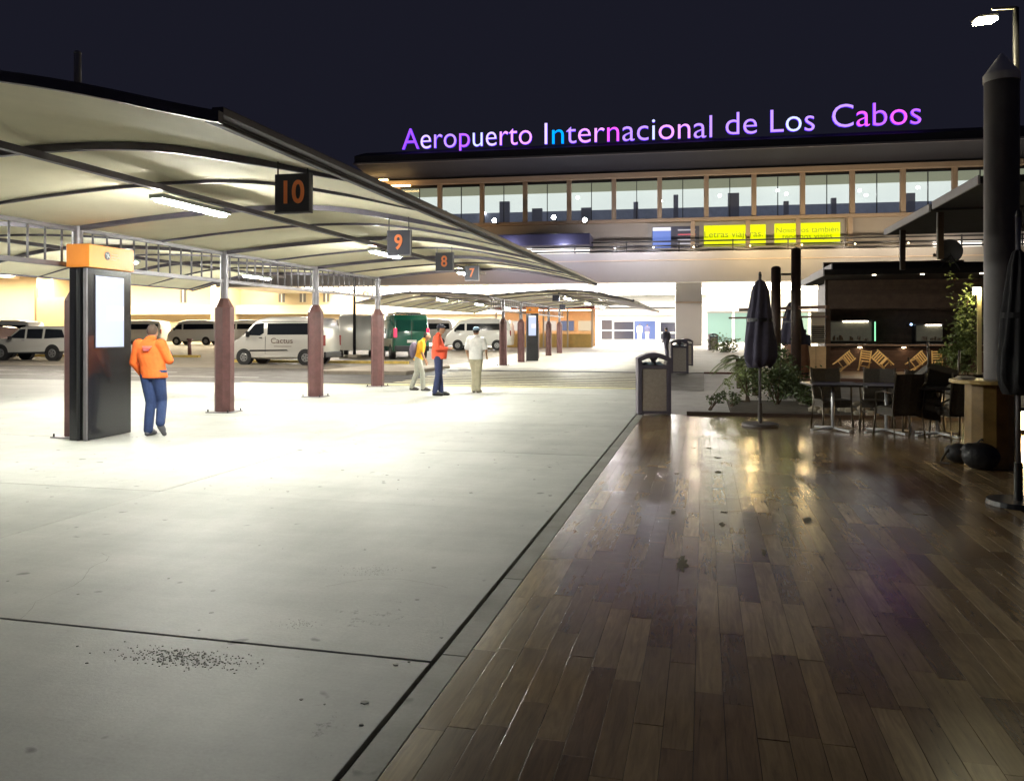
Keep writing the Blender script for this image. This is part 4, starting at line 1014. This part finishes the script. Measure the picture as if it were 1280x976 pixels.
p = W(1006, 457, 36.6); person('person in a dark shirt and khaki trousers walking past the bar entrance', (p.x, p.y, 0), YAW-.5, dict(kr=(.10, .12, .5), ar=(.16, .1, .09), tr=(.2, .25, .04), al=(-.16, -.1, .09)), vox=.03, shirt=(.03, .03, .05), trousers=(.16, .13, .09), height=1.68)
p = W(1002, 457, 39); person('person half hidden behind the one in the dark shirt at the bar entrance', (p.x, p.y, 0), YAW+2.6, None, vox=.035, shirt=(.07, .07, .10), trousers=(.1, .1, .12), height=1.66)

# ---------------------------------------------------------------- closed umbrella near the deck
CLOTH = mat('umbrella_cloth', (.06, .054, .09), .85, 0, .2, 5, .4, 20)
def umbrella(loc, label, rbase, h, zc0, zc1, rmax, base_m, cloth=None):
    t = thing('closed_umbrella', label, 'umbrella', loc)
    obj('pole', B().cyl((0, 0, .04), (0, 0, h), .022, n=12), STEEL, t, smooth=True)
    if rbase: obj('base', B().cyl((0, 0, 0), (0, 0, .045), rbase, rbase*.96, n=28).cyl((0, 0, .04), (0, 0, .38), .035), base_m, t, bevel=.004)
    n = 48; rings = []
    prof = [(0, .04), (.03, .30), (.12, .5), (.2, .55), (.3, .62), (.45, .75), (.6, .82), (.75, .95), (.9, 1.0), (1.0, .93)]
    for f, rr in prof:
        z = zc1+(zc0-zc1)*f; ring = []
        for i in range(n):
            a = 2*PI*i/n; fold = 1+.16*cos(8*a+3*f)+.06*cos(5*a+9*f)
            ring.append(Vector((rmax*rr*fold*cos(a), rmax*rr*fold*sin(a), z-(.06*cos(8*a) if f > .95 else 0))))
        rings.append(ring)
    obj('canopy', B().loft(rings), cloth or CLOTH, t, smooth=True)
    obj('strap', B().cyl((0, 0, zc0+(zc1-zc0)*.5), (0, 0, zc0+(zc1-zc0)*.54), rmax*.86, n=20), cloth or DARK, t)
    obj('finial', B().ell((0, 0, h), (.025, .025, .05), 10, 6), DARK, t)
    return t
p = G(950, 532); umbrella((p.x, p.y, 0), 'closed dark umbrella on a round base at the deck edge among the plants', .30, 2.5, 1.02, 2.42, .24, mat('umbrella_base', (.09, .075, .07), .5))
p = W(991, 450, 26); umbrella((p.x, p.y, 0), 'closed purple umbrella rising behind a wooden barrel near the bar', 0, 3.0, 1.15, 2.55, .36, None)
q = thing('barrel_planter', 'reddish brown wooden barrel below the closed purple umbrella', 'barrel', (p.x+.1, p.y-.1, 0))
obj('staves', B().cyl((0, 0, 0), (0, 0, .6), .36, .42, 20).cyl((0, 0, .6), (0, 0, 1.15), .42, .36, 20), mat('barrel_wood', (.26, .12, .07), .6, 0, .2, 6), q)
obj('hoop', B().cyl((0, 0, .2), (0, 0, .25), .40, n=20), DARK, q)
p = G(1273, 631); umbrella((p.x, p.y, 0), 'closed black umbrella on a square base at the right edge of the deck', .26, 2.6, 1.05, 2.3, .155, BLACK, mat('umbrella_black', (.012, .011, .013), .9, 0, .2, 5, .4, 20))

# pergola posts behind plants
pg = thing('pergola_frame', 'dark wooden pergola frame of round posts and cross beams behind the plants', 'pergola', W(995, 450, 24)); pg.location.z = 0
o = pg.location
def rel(px, zc): v = W(px, 415, zc); return v-Vector((o.x, o.y, v.z))
for px, zc, top in ((995, 24, 4.0), (970, 24, 3.45)):
    a = rel(px, zc); obj('post', B().cyl((a.x, a.y, 0), (a.x, a.y, top), .15, .14, 14).ell((a.x, a.y, top), (.14, .14, .08), 14, 6), DKWOOD, pg, smooth=True)
a, c = rel(925, 26), rel(1035, 23); obj('beam', B().bar((a.x, a.y, 2.27), (c.x, c.y, 2.27), .12, .09), mat('beam_brown', (.13, .06, .04), .6), pg)
a, c = rel(912, 27.5), rel(1035, 25); obj('beam', B().bar((a.x, a.y, 2.03), (c.x, c.y, 2.03), .12, .06), MATS['beam_brown'], pg)
a, c = rel(966, 24.3), rel(999, 24.3); obj('beam', B().bar((a.x, a.y, 3.3), (c.x, c.y, 3.3), .1, .06), DARK, pg)

# ---------------------------------------------------------------- bar pavilion on the right
bx0, by = 4.52, 31.9; bx1 = 9.65
BR = thing('bar_pavilion', 'dark timber bar pavilion with stepped flat roofs, serving counter and back wall', 'bar', (bx0, by, 0))
BW = bx1-bx0+1.5
PLK = mat('bar_planks', (.16, .115, .095), .55, 0, .25, 5, rnd=.18)
z = 1.12; k = 0
while z < 3.4:   # back wall, horizontal boards
    obj('board', B().b2((0, 2.6, z), (BW, 2.66+random.uniform(0, .015), z+.176)), PLK, BR, bevel=.006); z += .18
obj('back_frame', B().b2((0, 2.68, 0), (BW, 2.8, 3.5)), BLACK, BR)
z = .02
while z < .98:
    obj('board', B().b2((0, 0-random.uniform(0, .012), z), (BW, .05, z+.156)), mat('counter_planks', (.055, .026, .018), .6, 0, .3, 5, rnd=.2), BR, bevel=.006); z += .16
obj('counter_top', B().b2((-.1, -.16, 1.03), (BW, .55, 1.10)), mat('bar_top', (.16, .11, .09), .35, 0, .2, 4), BR, bevel=.012)
obj('side_panel', B().b2((-.02, .06, 0), (.1, 2.6, 3.4)), DKWOOD, BR)
p = W(1034, 345, 30); 
obj('post', B().b2((-.12, -.1, 0), (.08, .1, 3.6)), DKWOOD, BR, bevel=.01)
# light panels of the left flank
obj('cupboard', B().b2((-.85, -.5, 0), (-.14, .1, 1.02)), mat('pale_ply', (.42, .30, .18), .6, 0, .12, 5), BR, bevel=.01)
obj('cupboard_gap', B().b2((-.5, -.504, .05), (-.49, -.499, 1.0)), DARK, BR)
sh_ = obj('shutter', B().b2((-.62, -.2, 1.12), (-.14, -.12, 2.3)), mat('shutter_pale', (.55, .48, .38), .6), BR)
for k in range(9): obj('louvre_slat', B().box((-.38, -.23, 1.2+k*.07), (.46, .05, .02), M=Matrix.Rotation(.5, 3, 'X')), DARK, sh_)
# glass cabinets behind the counter
CG = mat('cabinet_glass', (.11, .11, .085), .15, 0, .2, 3, emit=(.4, .38, .28), es=.10)
def cab(xa, xb, z0, z1, label):
    a = (xa-1035)/1000*31/CS; c = (xb-1035)/1000*31/CS
    t = thing('display_cabinet', label, 'cabinet', (bx0+a, by+1.6, 1.1)); 
    obj('cabinet_body', B().b2((0, .05, -1.1), (c-a, .6, z1-1.1)), DARK, t, bevel=.02); obj('glass_front', B().b2((.04, .0, z0-1.1), (c-a-.04, .045, z1-1.15)), CG, t)
    obj('top_rail', B().b2((0, -.02, z1-1.12), (c-a, .0, z1-1.09)), STEEL, t)
    obj('strip_lamp', B().b2(((c-a)*.35, -.05, z1-1.16), ((c-a)*.9, -.022, z1-1.125)), emat('cabinet_strip', (1, .86, .68), 12), t)
    b = B(); 
    for k in range(14): x = random.uniform(.1, c-a-.15); b.cyl((x, -.05, z0-1.08), (x, -.05, z0-1.08+random.uniform(.08, .22)), random.uniform(.025, .05), n=8)
    obj('jars', b, mat('jar_mix', (.2, .15, .1), .3), t)
    return t
t = cab(1041, 1093, 1.2, 2.0, 'glass display cabinet with green strip light behind the bar counter')
obj('green_strip', B().b2((1.72, -.06, .1), (1.76, -.03, .85)), emat('green_strip', (.35, 1, .55), 1.5), t)
cab(1141, 1172, 1.2, 1.85, 'small square glass cabinet at the right of the bar')
bl = thing('blue_indicator', 'tiny blue indicator lamp on a bracket left of the small cabinet', 'lamp', W(1139, 405.5, 31)); obj('bulb', B().ell((0, 0, 0), (.05, .05, .05), 10, 6), emat('blue_bulb', (.4, .6, 1), 4), bl); obj('bracket', B().b2((-.02, 0, -.04), (.02, 2.5, -.01)), DARK, bl)
# roofs (flat, edges running along Y)
ROOFM = mat('roof_dark', (.020, .018, .02), 1.0, 0, .2, 3); FASC = mat('fascia_grey', (.52, .52, .56), .55, 0, .05, 2)
def flat_roof(xa, xb, ya, yb, z, th, name='roof'):
    r_ = obj(name, B().b2((xa-bx0, ya-by, z), (xb-bx0, yb-by, z+th)), ROOFM, BR, bevel=.01)
    obj('fascia', B().b2((xa-bx0-.05, ya-by, z-.02), (xa-bx0-.004, yb-by, z+th+.02)), FASC, r_)
    return r_
flat_roof(4.03, 14, 29.2, 35.8, 3.50, .20)
flat_roof(4.55, 14, 31.0, 37.0, 3.76, .25)
obj('parapet', B().b2((-.0, 1.2, 4.02), (4.95, 1.4, 4.25)), DKWOOD, BR)
flat_roof(6.1, 30, 24.2, 29.9, 4.90, .17); flat_roof(6.12, 30, 20.2, 24.0, 4.93, .17)
for (x, y_) in ((6.3, 28.6), (6.38, 24.6), (8.6, 26.0), (11, 26)):
    obj('roof_post', B().b2((x-bx0, y_-by, 3.6), (x-bx0+.15, y_-by+.15, 4.92)), DKWOOD, BR); obj('post_trim', B().b2((x-bx0-.035, y_-by-.02, 3.6), (x-bx0-.002, y_-by+.02, 4.92)), FASC, BR)
z = 2.42
while z < 3.4:
    obj('valance_board', B().b2((-.02, -.1-random.uniform(0, .012), z), (BW, -.04, z+.172)), PLK, BR, bevel=.006); z += .176
for u_ in (1.1, 2.6, 4.4):  # downlights added under the roof edge to brighten the terrace chairs
    sp_ = bpy.data.lights.new('added_bar_downlight', 'SPOT'); sp_.energy = 75; sp_.color = (1, .80, .50); sp_.spot_size = R(110); sp_.spot_blend = .8; sp_.shadow_soft_size = .05
    so = bpy.data.objects.new('added_bar_downlight', sp_); COL.objects.link(so); so.parent = BR; so.location = (u_, -2.6, 3.42)
    so.rotation_euler = (R(15), 0, 0)
    obj('added_downlight_lens', B().cyl((u_, -2.6, 3.47), (u_, -2.6, 3.499), .06, n=14), emat('added_downlight_glow', (1, .85, .6), 6), BR)
# dish on the roof
p = W(1187, 314, 26.5); ds = thing('satellite_dish', 'dark satellite dish on the bar roof under the upper roof', 'satellite dish', (p.x, p.y, 3.6), R(-25))
b = B(); rings = []
for k in range(7):
    f = k/6; rings.append([Vector((.40*f*cos(2*PI*i/24)+.001, -.16*f*f+.16, .40*f*sin(2*PI*i/24))) for i in range(24)])
b.loft(rings, False); b2_ = B(); b.v = [(Matrix.Rotation(R(18), 3, 'X') @ Vector(v)+Vector((0, 0, p.z-3.6))) for v in b.v]
obj('reflector', b, mat('dish_grey', (.05, .05, .055), .6), ds, smooth=True)
obj('mount', B().cyl((0, .2, 0), (0, .2, p.z-3.6), .03).cyl((-.35, .0, 0), (0, .2, p.z-3.7), .02).cyl((.3, .0, 0), (0, .2, p.z-3.7), .02), DARK, ds)
obj('feed_arm', B().cyl((0, .1, p.z-3.9), (-.35, -.5, p.z-3.75), .015).ell((-.35, -.52, p.z-3.74), (.05, .08, .05)), DARK, ds)
for n_, px in enumerate((1071, 1122)):
    p = W(px, 437, 30.2); t = thing('counter_spot', ('left', 'right')[n_]+' small oval spot lamp on the front of the bar counter', 'lamp', (p.x, by-.10, 1.0), 0, 'spot lamps on the bar counter front')
    obj('lamp_housing', B().ell((0, 0, .02), (.09, .05, .04), 14, 8), STEEL, t, smooth=True); obj('lens', B().ell((0, -.02, -.02), (.07, .04, .015), 12, 6), emat('counter_glow', (1, .78, .45), 22), t)
# terrace in front of the bar
p = G(1000, 475, .0); TR = obj('bar_terrace', B().b2((3.05, 26.6, -.1), (12, 36, .10)), mat('terrace_tile', (.17, .125, .09), .35, 0, .25, 2)); tag(TR, kind='structure')
obj('step_edge', B().b2((3.03, 26.52, -.03), (12, 26.597, .104)), mat('step_edge', (.24, .13, .10), .5), TR)

# wooden folding chairs leaning on the terrace
CHW = mat('honey_wood', (.78, .55, .25), .5, 0, .15, 9)
def folding_chair():
    t = thing('folding_chair', 'x', 'chair', (0, 0, 0), 0, 'wooden folding chairs tilted on the bar terrace')
    for s in (-1, 1):
        obj('leg', B().bar((s*.21, .0, 0), (s*.21, .10, .92), .045, .03), CHW, t); obj('leg', B().bar((s*.17, .18, 0), (s*.17, -.12, .45), .04, .03), CHW, t)
    for z in (.56, .66, .76, .86): obj('back_slat', B().box((0, .01+z*.1, z), (.42, .018, .055)), CHW, t)
    for y_ in (-.20, -.12, -.04, .04): obj('seat_slat', B().box((0, y_, .45), (.36, .055, .018)), CHW, t)
    obj('stretcher', B().box((0, .03, .22), (.40, .02, .035)), CHW, t)
    return t
f0 = folding_chair(); first = True
for (px, py, zc, tilt, l, lean) in ((1058, 468, 28.6, 52, 'leftmost folding chair, tilted to the right at the left of a group of three', 0), (1079, 466, 28.9, 8, 'upright middle chair of the three folding chairs', .15), (1101, 467, 28.6, -46, 'right chair of the three folding chairs, tilted left', 0),
                              (1149, 467, 28.6, 52, 'folding chair tilted to the right, alone near the square cabinet', 0), (1172, 463, 28.9, -2, 'upright folding chair at the right beside the leafy vine', .1)):
    c = f0 if first else copy_tree(f0); first = False
    p = W(px, 470, zc); c.location = (p.x, p.y, .10+abs(sin(R(tilt)))*.22); c['label'] = l
    if tilt > 20: c.location += Vector((-.33*CS, 0, 0))
    if tilt < -20: c.location += Vector((.33*CS, 0, 0))
    c.rotation_euler = Euler((lean, R(tilt), YAW)); c.scale = (.84,)*3
p = G(975, 470); f = copy_tree(f0); f.location = (p.x, p.y-1, .3); f.rotation_euler = Euler((0, R(-45), YAW)); f['label'] = 'folding chair half hidden in the plants left of the barrel'

# ---------------------------------------------------------------- deck furniture
WICK = mat('wicker', (.06, .048, .036), .6, 0, .35, 40, .8, 90); CHR = mat('chrome', (.75, .75, .78), .35, .4); LEGM = mat('chair_leg', (.13, .11, .085), .35, .6)
TTOP = mat('table_top', (.035, .03, .028), .35, 0, .15, 5)
def table(px, py, label, w=.75):
    p = G(px, py); t = thing('cafe_table', label, 'table', (p.x, p.y, 0), YAW*.5, 'square dark tables on the deck')
    obj('table_top', B().b2((-w/2, -w/2, .71), (w/2, w/2, .745)), TTOP, t, bevel=.006)
    obj('pedestal', B().cyl((0, 0, .03), (0, 0, .71), .028), CHR, t, smooth=True)
    for k in range(4):
        a = PI/4*.55+PI/2*k; obj('foot', B().bar((0, 0, .055), (cos(a)*.40, sin(a)*.40, .022), .055, .025), CHR, t)
    return t
table(1041, 538, 'leftmost dark cafe table with chrome cross base', .82); table(1108, 541, 'middle dark cafe table behind the wicker chairs', .8); table(1172, 545, 'right dark cafe table near the clad column', .8)
def wicker():
    t = thing('wicker_chair', 'x', 'chair', (0, 0, 0), 0, 'dark wicker chairs around the deck tables')
    # facing +y
    rings = []
    for k in range(7):
        z = .36+k*.58/6; yb = -.20-.10*(k/6)**1.3; w = .225-.01*k/6
        rings.append([Vector((-w, yb, z)), Vector((-w*.5, yb-.025, z)), Vector((0, yb-.035, z)), Vector((w*.5, yb-.025, z)), Vector((w, yb, z)), Vector((w, yb+.025, z)), Vector((0, yb-.008, z)), Vector((-w, yb+.025, z))])
    obj('backrest', B().loft(rings), WICK, t)
    obj('seat', B().b2((-.23, -.22, .40), (.23, .24, .45)), WICK, t, bevel=.012)
    obj('apron', B().b2((-.22, -.21, .33), (.22, .22, .399)), WICK, t)
    for s in (-1, 1):
        obj('leg', B().tube([(s*.24, -.27, 0), (s*.225, -.21, .42), (s*.235, -.30, .96)], .016), LEGM, t, smooth=True)
        obj('leg', B().tube([(s*.24, .25, 0), (s*.225, .21, .42)], .016), LEGM, t, smooth=True)
        obj('armrest', B().tube([(s*.235, -.23, .66), (s*.25, .0, .68), (s*.245, .17, .65), (s*.225, .21, .42)], .016), LEGM, t, smooth=True)
    return t
w0 = wicker(); first = True
for (px, py, rz, l) in ((1040, 533, 180, 'wicker chair tucked behind the leftmost table'), (1097, 534, 150, 'wicker chair behind the middle table, turned sideways'), (1123, 546, 8, 'front wicker chair seen from behind at the middle table'),
                        (1156, 540, 160, 'wicker chair with bright legs between the middle and right tables'), (1194, 547, 5, 'wicker chair seen from behind next to the black bags')):
    c = w0 if first else copy_tree(w0); first = False
    p = G(px, py); c.location = (p.x, p.y, 0); c.rotation_euler = (0, 0, YAW+R(rz)); c['label'] = l
# upturned chair on the right table
c = copy_tree(w0); p = G(1165, 545); c.location = (p.x+.05, p.y+.1, 1.22); c.rotation_euler = (R(150), R(15), YAW); c['label'] = 'wicker chair turned upside down on top of the right table'

# clad column with ledge
p = G(1236, 583); CXC = Vector((p.x, p.y, 0)); zc = 1550/168
ccol = thing('round_column', 'tall dark round column with white conical cap and clad base with a ledge', 'column', CXC)
def rr(px): return px/1000*zc
cx = W(1252, 415, zc)-W(1236, 415, zc); cx.z = 0
obj('shaft', B().cyl((cx.x, cx.y, .98), (cx.x, cx.y, EYE+(415-103)/1000*zc), rr(19.5), rr(19.5), 40), mat('column_dark', (.11, .10, .10), .6, 0, .15, 3), ccol); autosmooth(list(COL.objects)[-1])
ztop = EYE+(415-103)/1000*zc
obj('cap', B().cyl((cx.x, cx.y, ztop-.0), (cx.x, cx.y, ztop+.085), rr(20.5), rr(20.5), 40).cyl((cx.x, cx.y, ztop+.085), (cx.x, cx.y, ztop+.33), rr(20.5), .012, 40), mat('cap_white', (.78, .76, .74), .6), ccol); autosmooth(list(COL.objects)[-1])
obj('base_cladding', B().cyl((0, 0, 0), (0, 0, .96), rr(28), rr(27), 12), mat('clad_wood', (.22, .13, .035), .45, 0, .3, 5), ccol, bevel=.006)
obj('ledge', B().cyl((0, 0, .961), (0, 0, 1.0), rr(44), rr(44), 24), mat('ledge_wood', (.50, .34, .12), .4, 0, .2, 5), ccol, bevel=.006)
npk = thing('napkin_stack', 'small untidy pile of white napkins on the column ledge', 'napkins', CXC+Vector((-.27, -.08, 1.0)))
for k in range(4): obj('napkin', B().box((random.uniform(-.02, .02), 0, .006+k*.010), (.16, .12, .008), rz=random.uniform(-.4, .4)), mat('napkin', (.5, .45, .38), .8), npk)
# bags
def lumpy(name, p, r, label, m, n=9, seed=1):
    rnd = random.Random(seed); b = B(); b.ell((0, 0, r[2]*.9), r, 16, 10)
    for k in range(n): b.ell((rnd.uniform(-.6, .6)*r[0], rnd.uniform(-.6, .6)*r[1], r[2]*rnd.uniform(.5, 1.4)), (r[0]*.45, r[1]*.45, r[2]*.5))
    t = thing(name, label, 'bag', p); link('body', remesh(b, .018, 3, 'body', m), t); return t
BAGM = mat('bag_black', (.014, .013, .014), .55, 0, .2, 9, .5, 30)
p = G(1200, 578); t = lumpy('black_bag', (p.x, p.y, 0), (.17, .14, .12), 'low black bag with a small shiny buckle at the foot of the clad column', BAGM, 9, 2)
obj('buckle', B().ell((-.03, -.16, .18), (.012, .008, .012), 8, 6), mat('buckle', (.8, .8, .8), .2, 1), t); obj('strap', B().tube([(-.14, -.05, .16), (-.22, -.12, .06), (-.25, -.14, .012), (-.17, -.2, .01)], .012), BAGM, t)
p = G(1226, 586); t = lumpy('black_rucksack', (p.x, p.y, 0), (.20, .15, .16), 'larger black rucksack slumped right of the low bag before the column', BAGM, 9, 5)
obj('handle', B().tube([(-.05, 0, .28), (0, -.02, .34), (.06, 0, .28)], .01), BAGM, t)

# floodlight mast top right
p = W(1270, 415, 10.3); fm = thing('floodlight_mast', 'slim floodlight mast behind the column with a glaring yellowish lamp head', 'floodlight', (p.x, p.y, 0))
H = EYE+405/1000*10.3
obj('pole', B().cyl((0, 0, 0), (0, 0, H), .045, .035), DARK, fm, smooth=True)
q = W(1240, 415, 10.3)-W(1270, 415, 10.3)
obj('arm', B().bar((0, 0, H), (q.x, q.y, H-.02), .04, .03), mat('arm_pale', (.5, .48, .35), .4), fm)
q2 = W(1234, 415, 10.3)-W(1270, 415, 10.3)
M_ = Matrix.Rotation(YAW, 3, 'Z') @ Matrix.Rotation(R(-6), 3, 'Y')
obj('lamp_housing', B().box((q2.x, q2.y+.1, H-.09), (.27, .19, .035), M=M_), DARK, fm, bevel=.01)
obj('lens', B().box((q2.x, q2.y+.07, H-.145), (.24, .165, .04), M=M_), emat('mast_glow', (1, .88, .52), 105), fm, bevel=.01)

# warm lantern on the ground at the right, behind the clad column
p = W(1276, 528, 12.3); ln = thing('ground_lantern', 'low warm glowing lantern at the right edge behind the column', 'lantern', (p.x, p.y, 0))
obj('glass', B().cyl((0, 0, .06), (0, 0, .34), .09, n=12), emat('lantern_glow', (1, .66, .28), 30), ln); obj('lid', B().cyl((0, 0, .34), (0, 0, .40), .12, .03, 12), DARK, ln); obj('foot', B().cyl((0, 0, 0), (0, 0, .06), .11, n=12), DARK, ln)
# wall lamp lighting the vine
p = W(1221, 364, 21); vl = thing('wall_lantern', 'small square yellow wall lantern above the vine right of the bar', 'lantern', (p.x, p.y, p.z))
obj('glass', B().box((0, 0, 0), (.16, .14, .18)), emat('wall_lantern_glow', (1, .85, .45), 60), vl, bevel=.01); obj('post', B().b2((.05, .08, -2.6), (.14, .16, .1)), mat('lantern_post', (.5, .42, .22), .5), vl); obj('lid', B().box((0, 0, .105), (.22, .2, .03)), DARK, vl)

# ---------------------------------------------------------------- plants
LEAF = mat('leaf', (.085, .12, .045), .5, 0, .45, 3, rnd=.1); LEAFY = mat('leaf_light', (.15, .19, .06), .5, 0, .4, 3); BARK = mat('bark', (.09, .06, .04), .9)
SOIL = mat('soil', (.06, .045, .03), .95, 0, .35, 5, 1.0, 20)
def leaves(b, c, r, n, size, rnd, clump=True, up=.0):
    cl = [Vector((rnd.gauss(0, .45)*r[0], rnd.gauss(0, .45)*r[1], rnd.gauss(0, .42)*r[2])) for _ in range(max(3, n//28))]
    for k in range(n):
        q = rnd.choice(cl)+Vector((rnd.gauss(0, .2)*r[0], rnd.gauss(0, .2)*r[1], rnd.gauss(0, .2)*r[2])) if clump else Vector((rnd.uniform(-1, 1)*r[0], rnd.uniform(-1, 1)*r[1], rnd.uniform(-1, 1)*r[2]))
        q = Vector(c)+q
        if q.z < .02: continue
        e = Euler((rnd.uniform(-1.2, 1.2), rnd.uniform(-1.2, 1.2), rnd.uniform(0, 6.3))).to_matrix(); s = size*rnd.uniform(.6, 1.4)
        b.add([q+e@Vector((0, -s, 0)), q+e@Vector((s*.42, 0, s*.12)), q+e@Vector((0, s, 0)), q+e@Vector((-s*.42, 0, s*.12))], [(0,1,2,3)])
    return cl
def shrub(p, r, label, n=500, size=.045, m=None, seed=0, stems=6, group=None):
    rnd = random.Random(seed); t = thing('shrub', label, 'shrub', p, 0, group)
    b = B(); cl = leaves(b, (0, 0, r[2]*1.15), r, n, size, rnd); o_ = obj('foliage', b, m or LEAF, t)
    b = B()
    for k in range(stems):
        q = rnd.choice(cl)+Vector((0, 0, r[2]*1.15)); b.tube([(rnd.uniform(-.05, .05), rnd.uniform(-.05, .05), 0), (q.x*.4, q.y*.4, q.z*.5), q], [.018, .012, .005], 6)
    obj('stem', b, BARK, t); return t
p0 = G(872, 515); bed = obj('planting_bed', B().b2((.5, 15.55, -.1), (7.8, 18.8, .015)), SOIL); tag(bed, kind='structure')
obj('bed_edging', B().b2((-.32, 15.46, -.08), (8.0, 15.545, .05)), mat('edging_dark', (.07, .045, .035), .6, 0, .2, 5), bed, bevel=.008)
b = B(); rnd = random.Random(4)
for k in range(60):
    x, y_ = rnd.uniform(2.0, 6.5), rnd.uniform(15.7, 18.2); s = rnd.uniform(.04, .13); b.ell((x, y_, s*.4), (s, s*rnd.uniform(.7, 1.2), s*.6), 8, 5)
tag(obj('stones', b, mat('stone', (.30, .26, .20), .85, 0, .25, 4), None), 'scattered pale stones in the planting bed', 'stones', None, 'stuff')
def WP(px, zc): v = W(px, 415, zc); v.z = 0; return v
shrub(WP(889, 15.9), (.26, .2, .24), 'small sparse bush with round leaves right of the nearest bin', 110, .045, LEAF, 3, 5)
shrub(WP(915, 16.6), (.22, .2, .16), 'low creeping bush right of the sparse bush', 120, .035, LEAF, 31, 5)
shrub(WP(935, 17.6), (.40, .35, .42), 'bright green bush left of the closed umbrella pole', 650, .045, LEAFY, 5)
shrub(WP(972, 17.0), (.48, .4, .42), 'dense dark bush right of the closed umbrella', 1000, .05, LEAF, 8)
shrub(WP(998, 17.9), (.4, .35, .34), 'dark bush below the wooden barrel', 700, .05, LEAF, 9)
shrub(WP(1014, 16.6), (.35, .3, .2), 'low leafy ground bush behind the leftmost table', 380, .045, LEAF, 10)
shrub(WP(975, 20.5), (.3, .3, .62), 'tall narrow dark green bush beside the pergola post', 700, .05, LEAF, 12)
shrub(WP(985, 20.0), (.28, .25, .3), 'yellowish green bush beside the barrel', 300, .05, mat('leaf_yellow', (.30, .24, .06), .55, 0, .4, 4), 13)
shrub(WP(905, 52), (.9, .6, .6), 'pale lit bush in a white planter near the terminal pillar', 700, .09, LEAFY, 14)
def palm(p, label, n, L, h, seed, m=LEAF):
    rnd = random.Random(seed); t = thing('palm', label, 'palm', p)
    obj('trunk', B().cyl((0, 0, 0), (0, 0, h), .09, .11, 10), BARK, t)
    for k in range(n):
        a = 2*PI*k/n+rnd.uniform(-.2, .2); e = rnd.uniform(.1, .9); Lk = L*rnd.uniform(.8, 1.1); pts = []
        for q in range(8):
            f = q/7; pts.append(Vector((cos(a)*Lk*f*cos(e*(1-.4*f)), sin(a)*Lk*f*cos(e*(1-.4*f)), h+Lk*(f*sin(e)-.75*f*f))))
        b = B().tube(pts, [.010]*4+[.006]*4, 5)
        for q in range(22):
            f = .15+.85*q/22; i = min(6, int(f*7)); c = pts[i].lerp(pts[i+1], f*7-i); d = (pts[i+1]-pts[i]).normalized(); s_ = d.cross(Vector((0, 0, 1))).normalized()
            for sg in (-1, 1):
                tip = c+(s_*sg*.8+d*.6).normalized()*Lk*.32*(1-f*.55)+Vector((0, 0, -.05)); wv = d*.014
                b.add([c-wv, c+wv, tip], [(0, 1, 2)])
        obj('frond', b, m, t)
    return t
palm(WP(945, 19.5), 'spiky palm with drooping fronds behind the closed umbrella', 18, 1.05, .66, 3, LEAFY)
palm(WP(925, 22.0), 'smaller palm with pale tips left of the closed umbrella', 12, .8, .8, 6, LEAFY)
# vine right of the bar
p = WP(1207, 21.5); vn = thing('climbing_vine', 'tall leafy vine lit yellow green between the bar and the dark column', 'vine', p)
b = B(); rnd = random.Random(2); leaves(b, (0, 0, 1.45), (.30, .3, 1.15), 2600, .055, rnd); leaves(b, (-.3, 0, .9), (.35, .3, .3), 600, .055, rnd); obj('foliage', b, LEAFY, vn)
obj('stem', B().tube([(0, 0, 0), (.1, 0, .8), (-.05, 0, 1.6), (.05, 0, 2.4)], [.04, .035, .03, .02]), BARK, vn)
#tag(obj('grass_tuft', leaves.__globals__['B']().b2((0, 0, -1), (.01, .01, -.99)), LEAF), 'x') if False else None
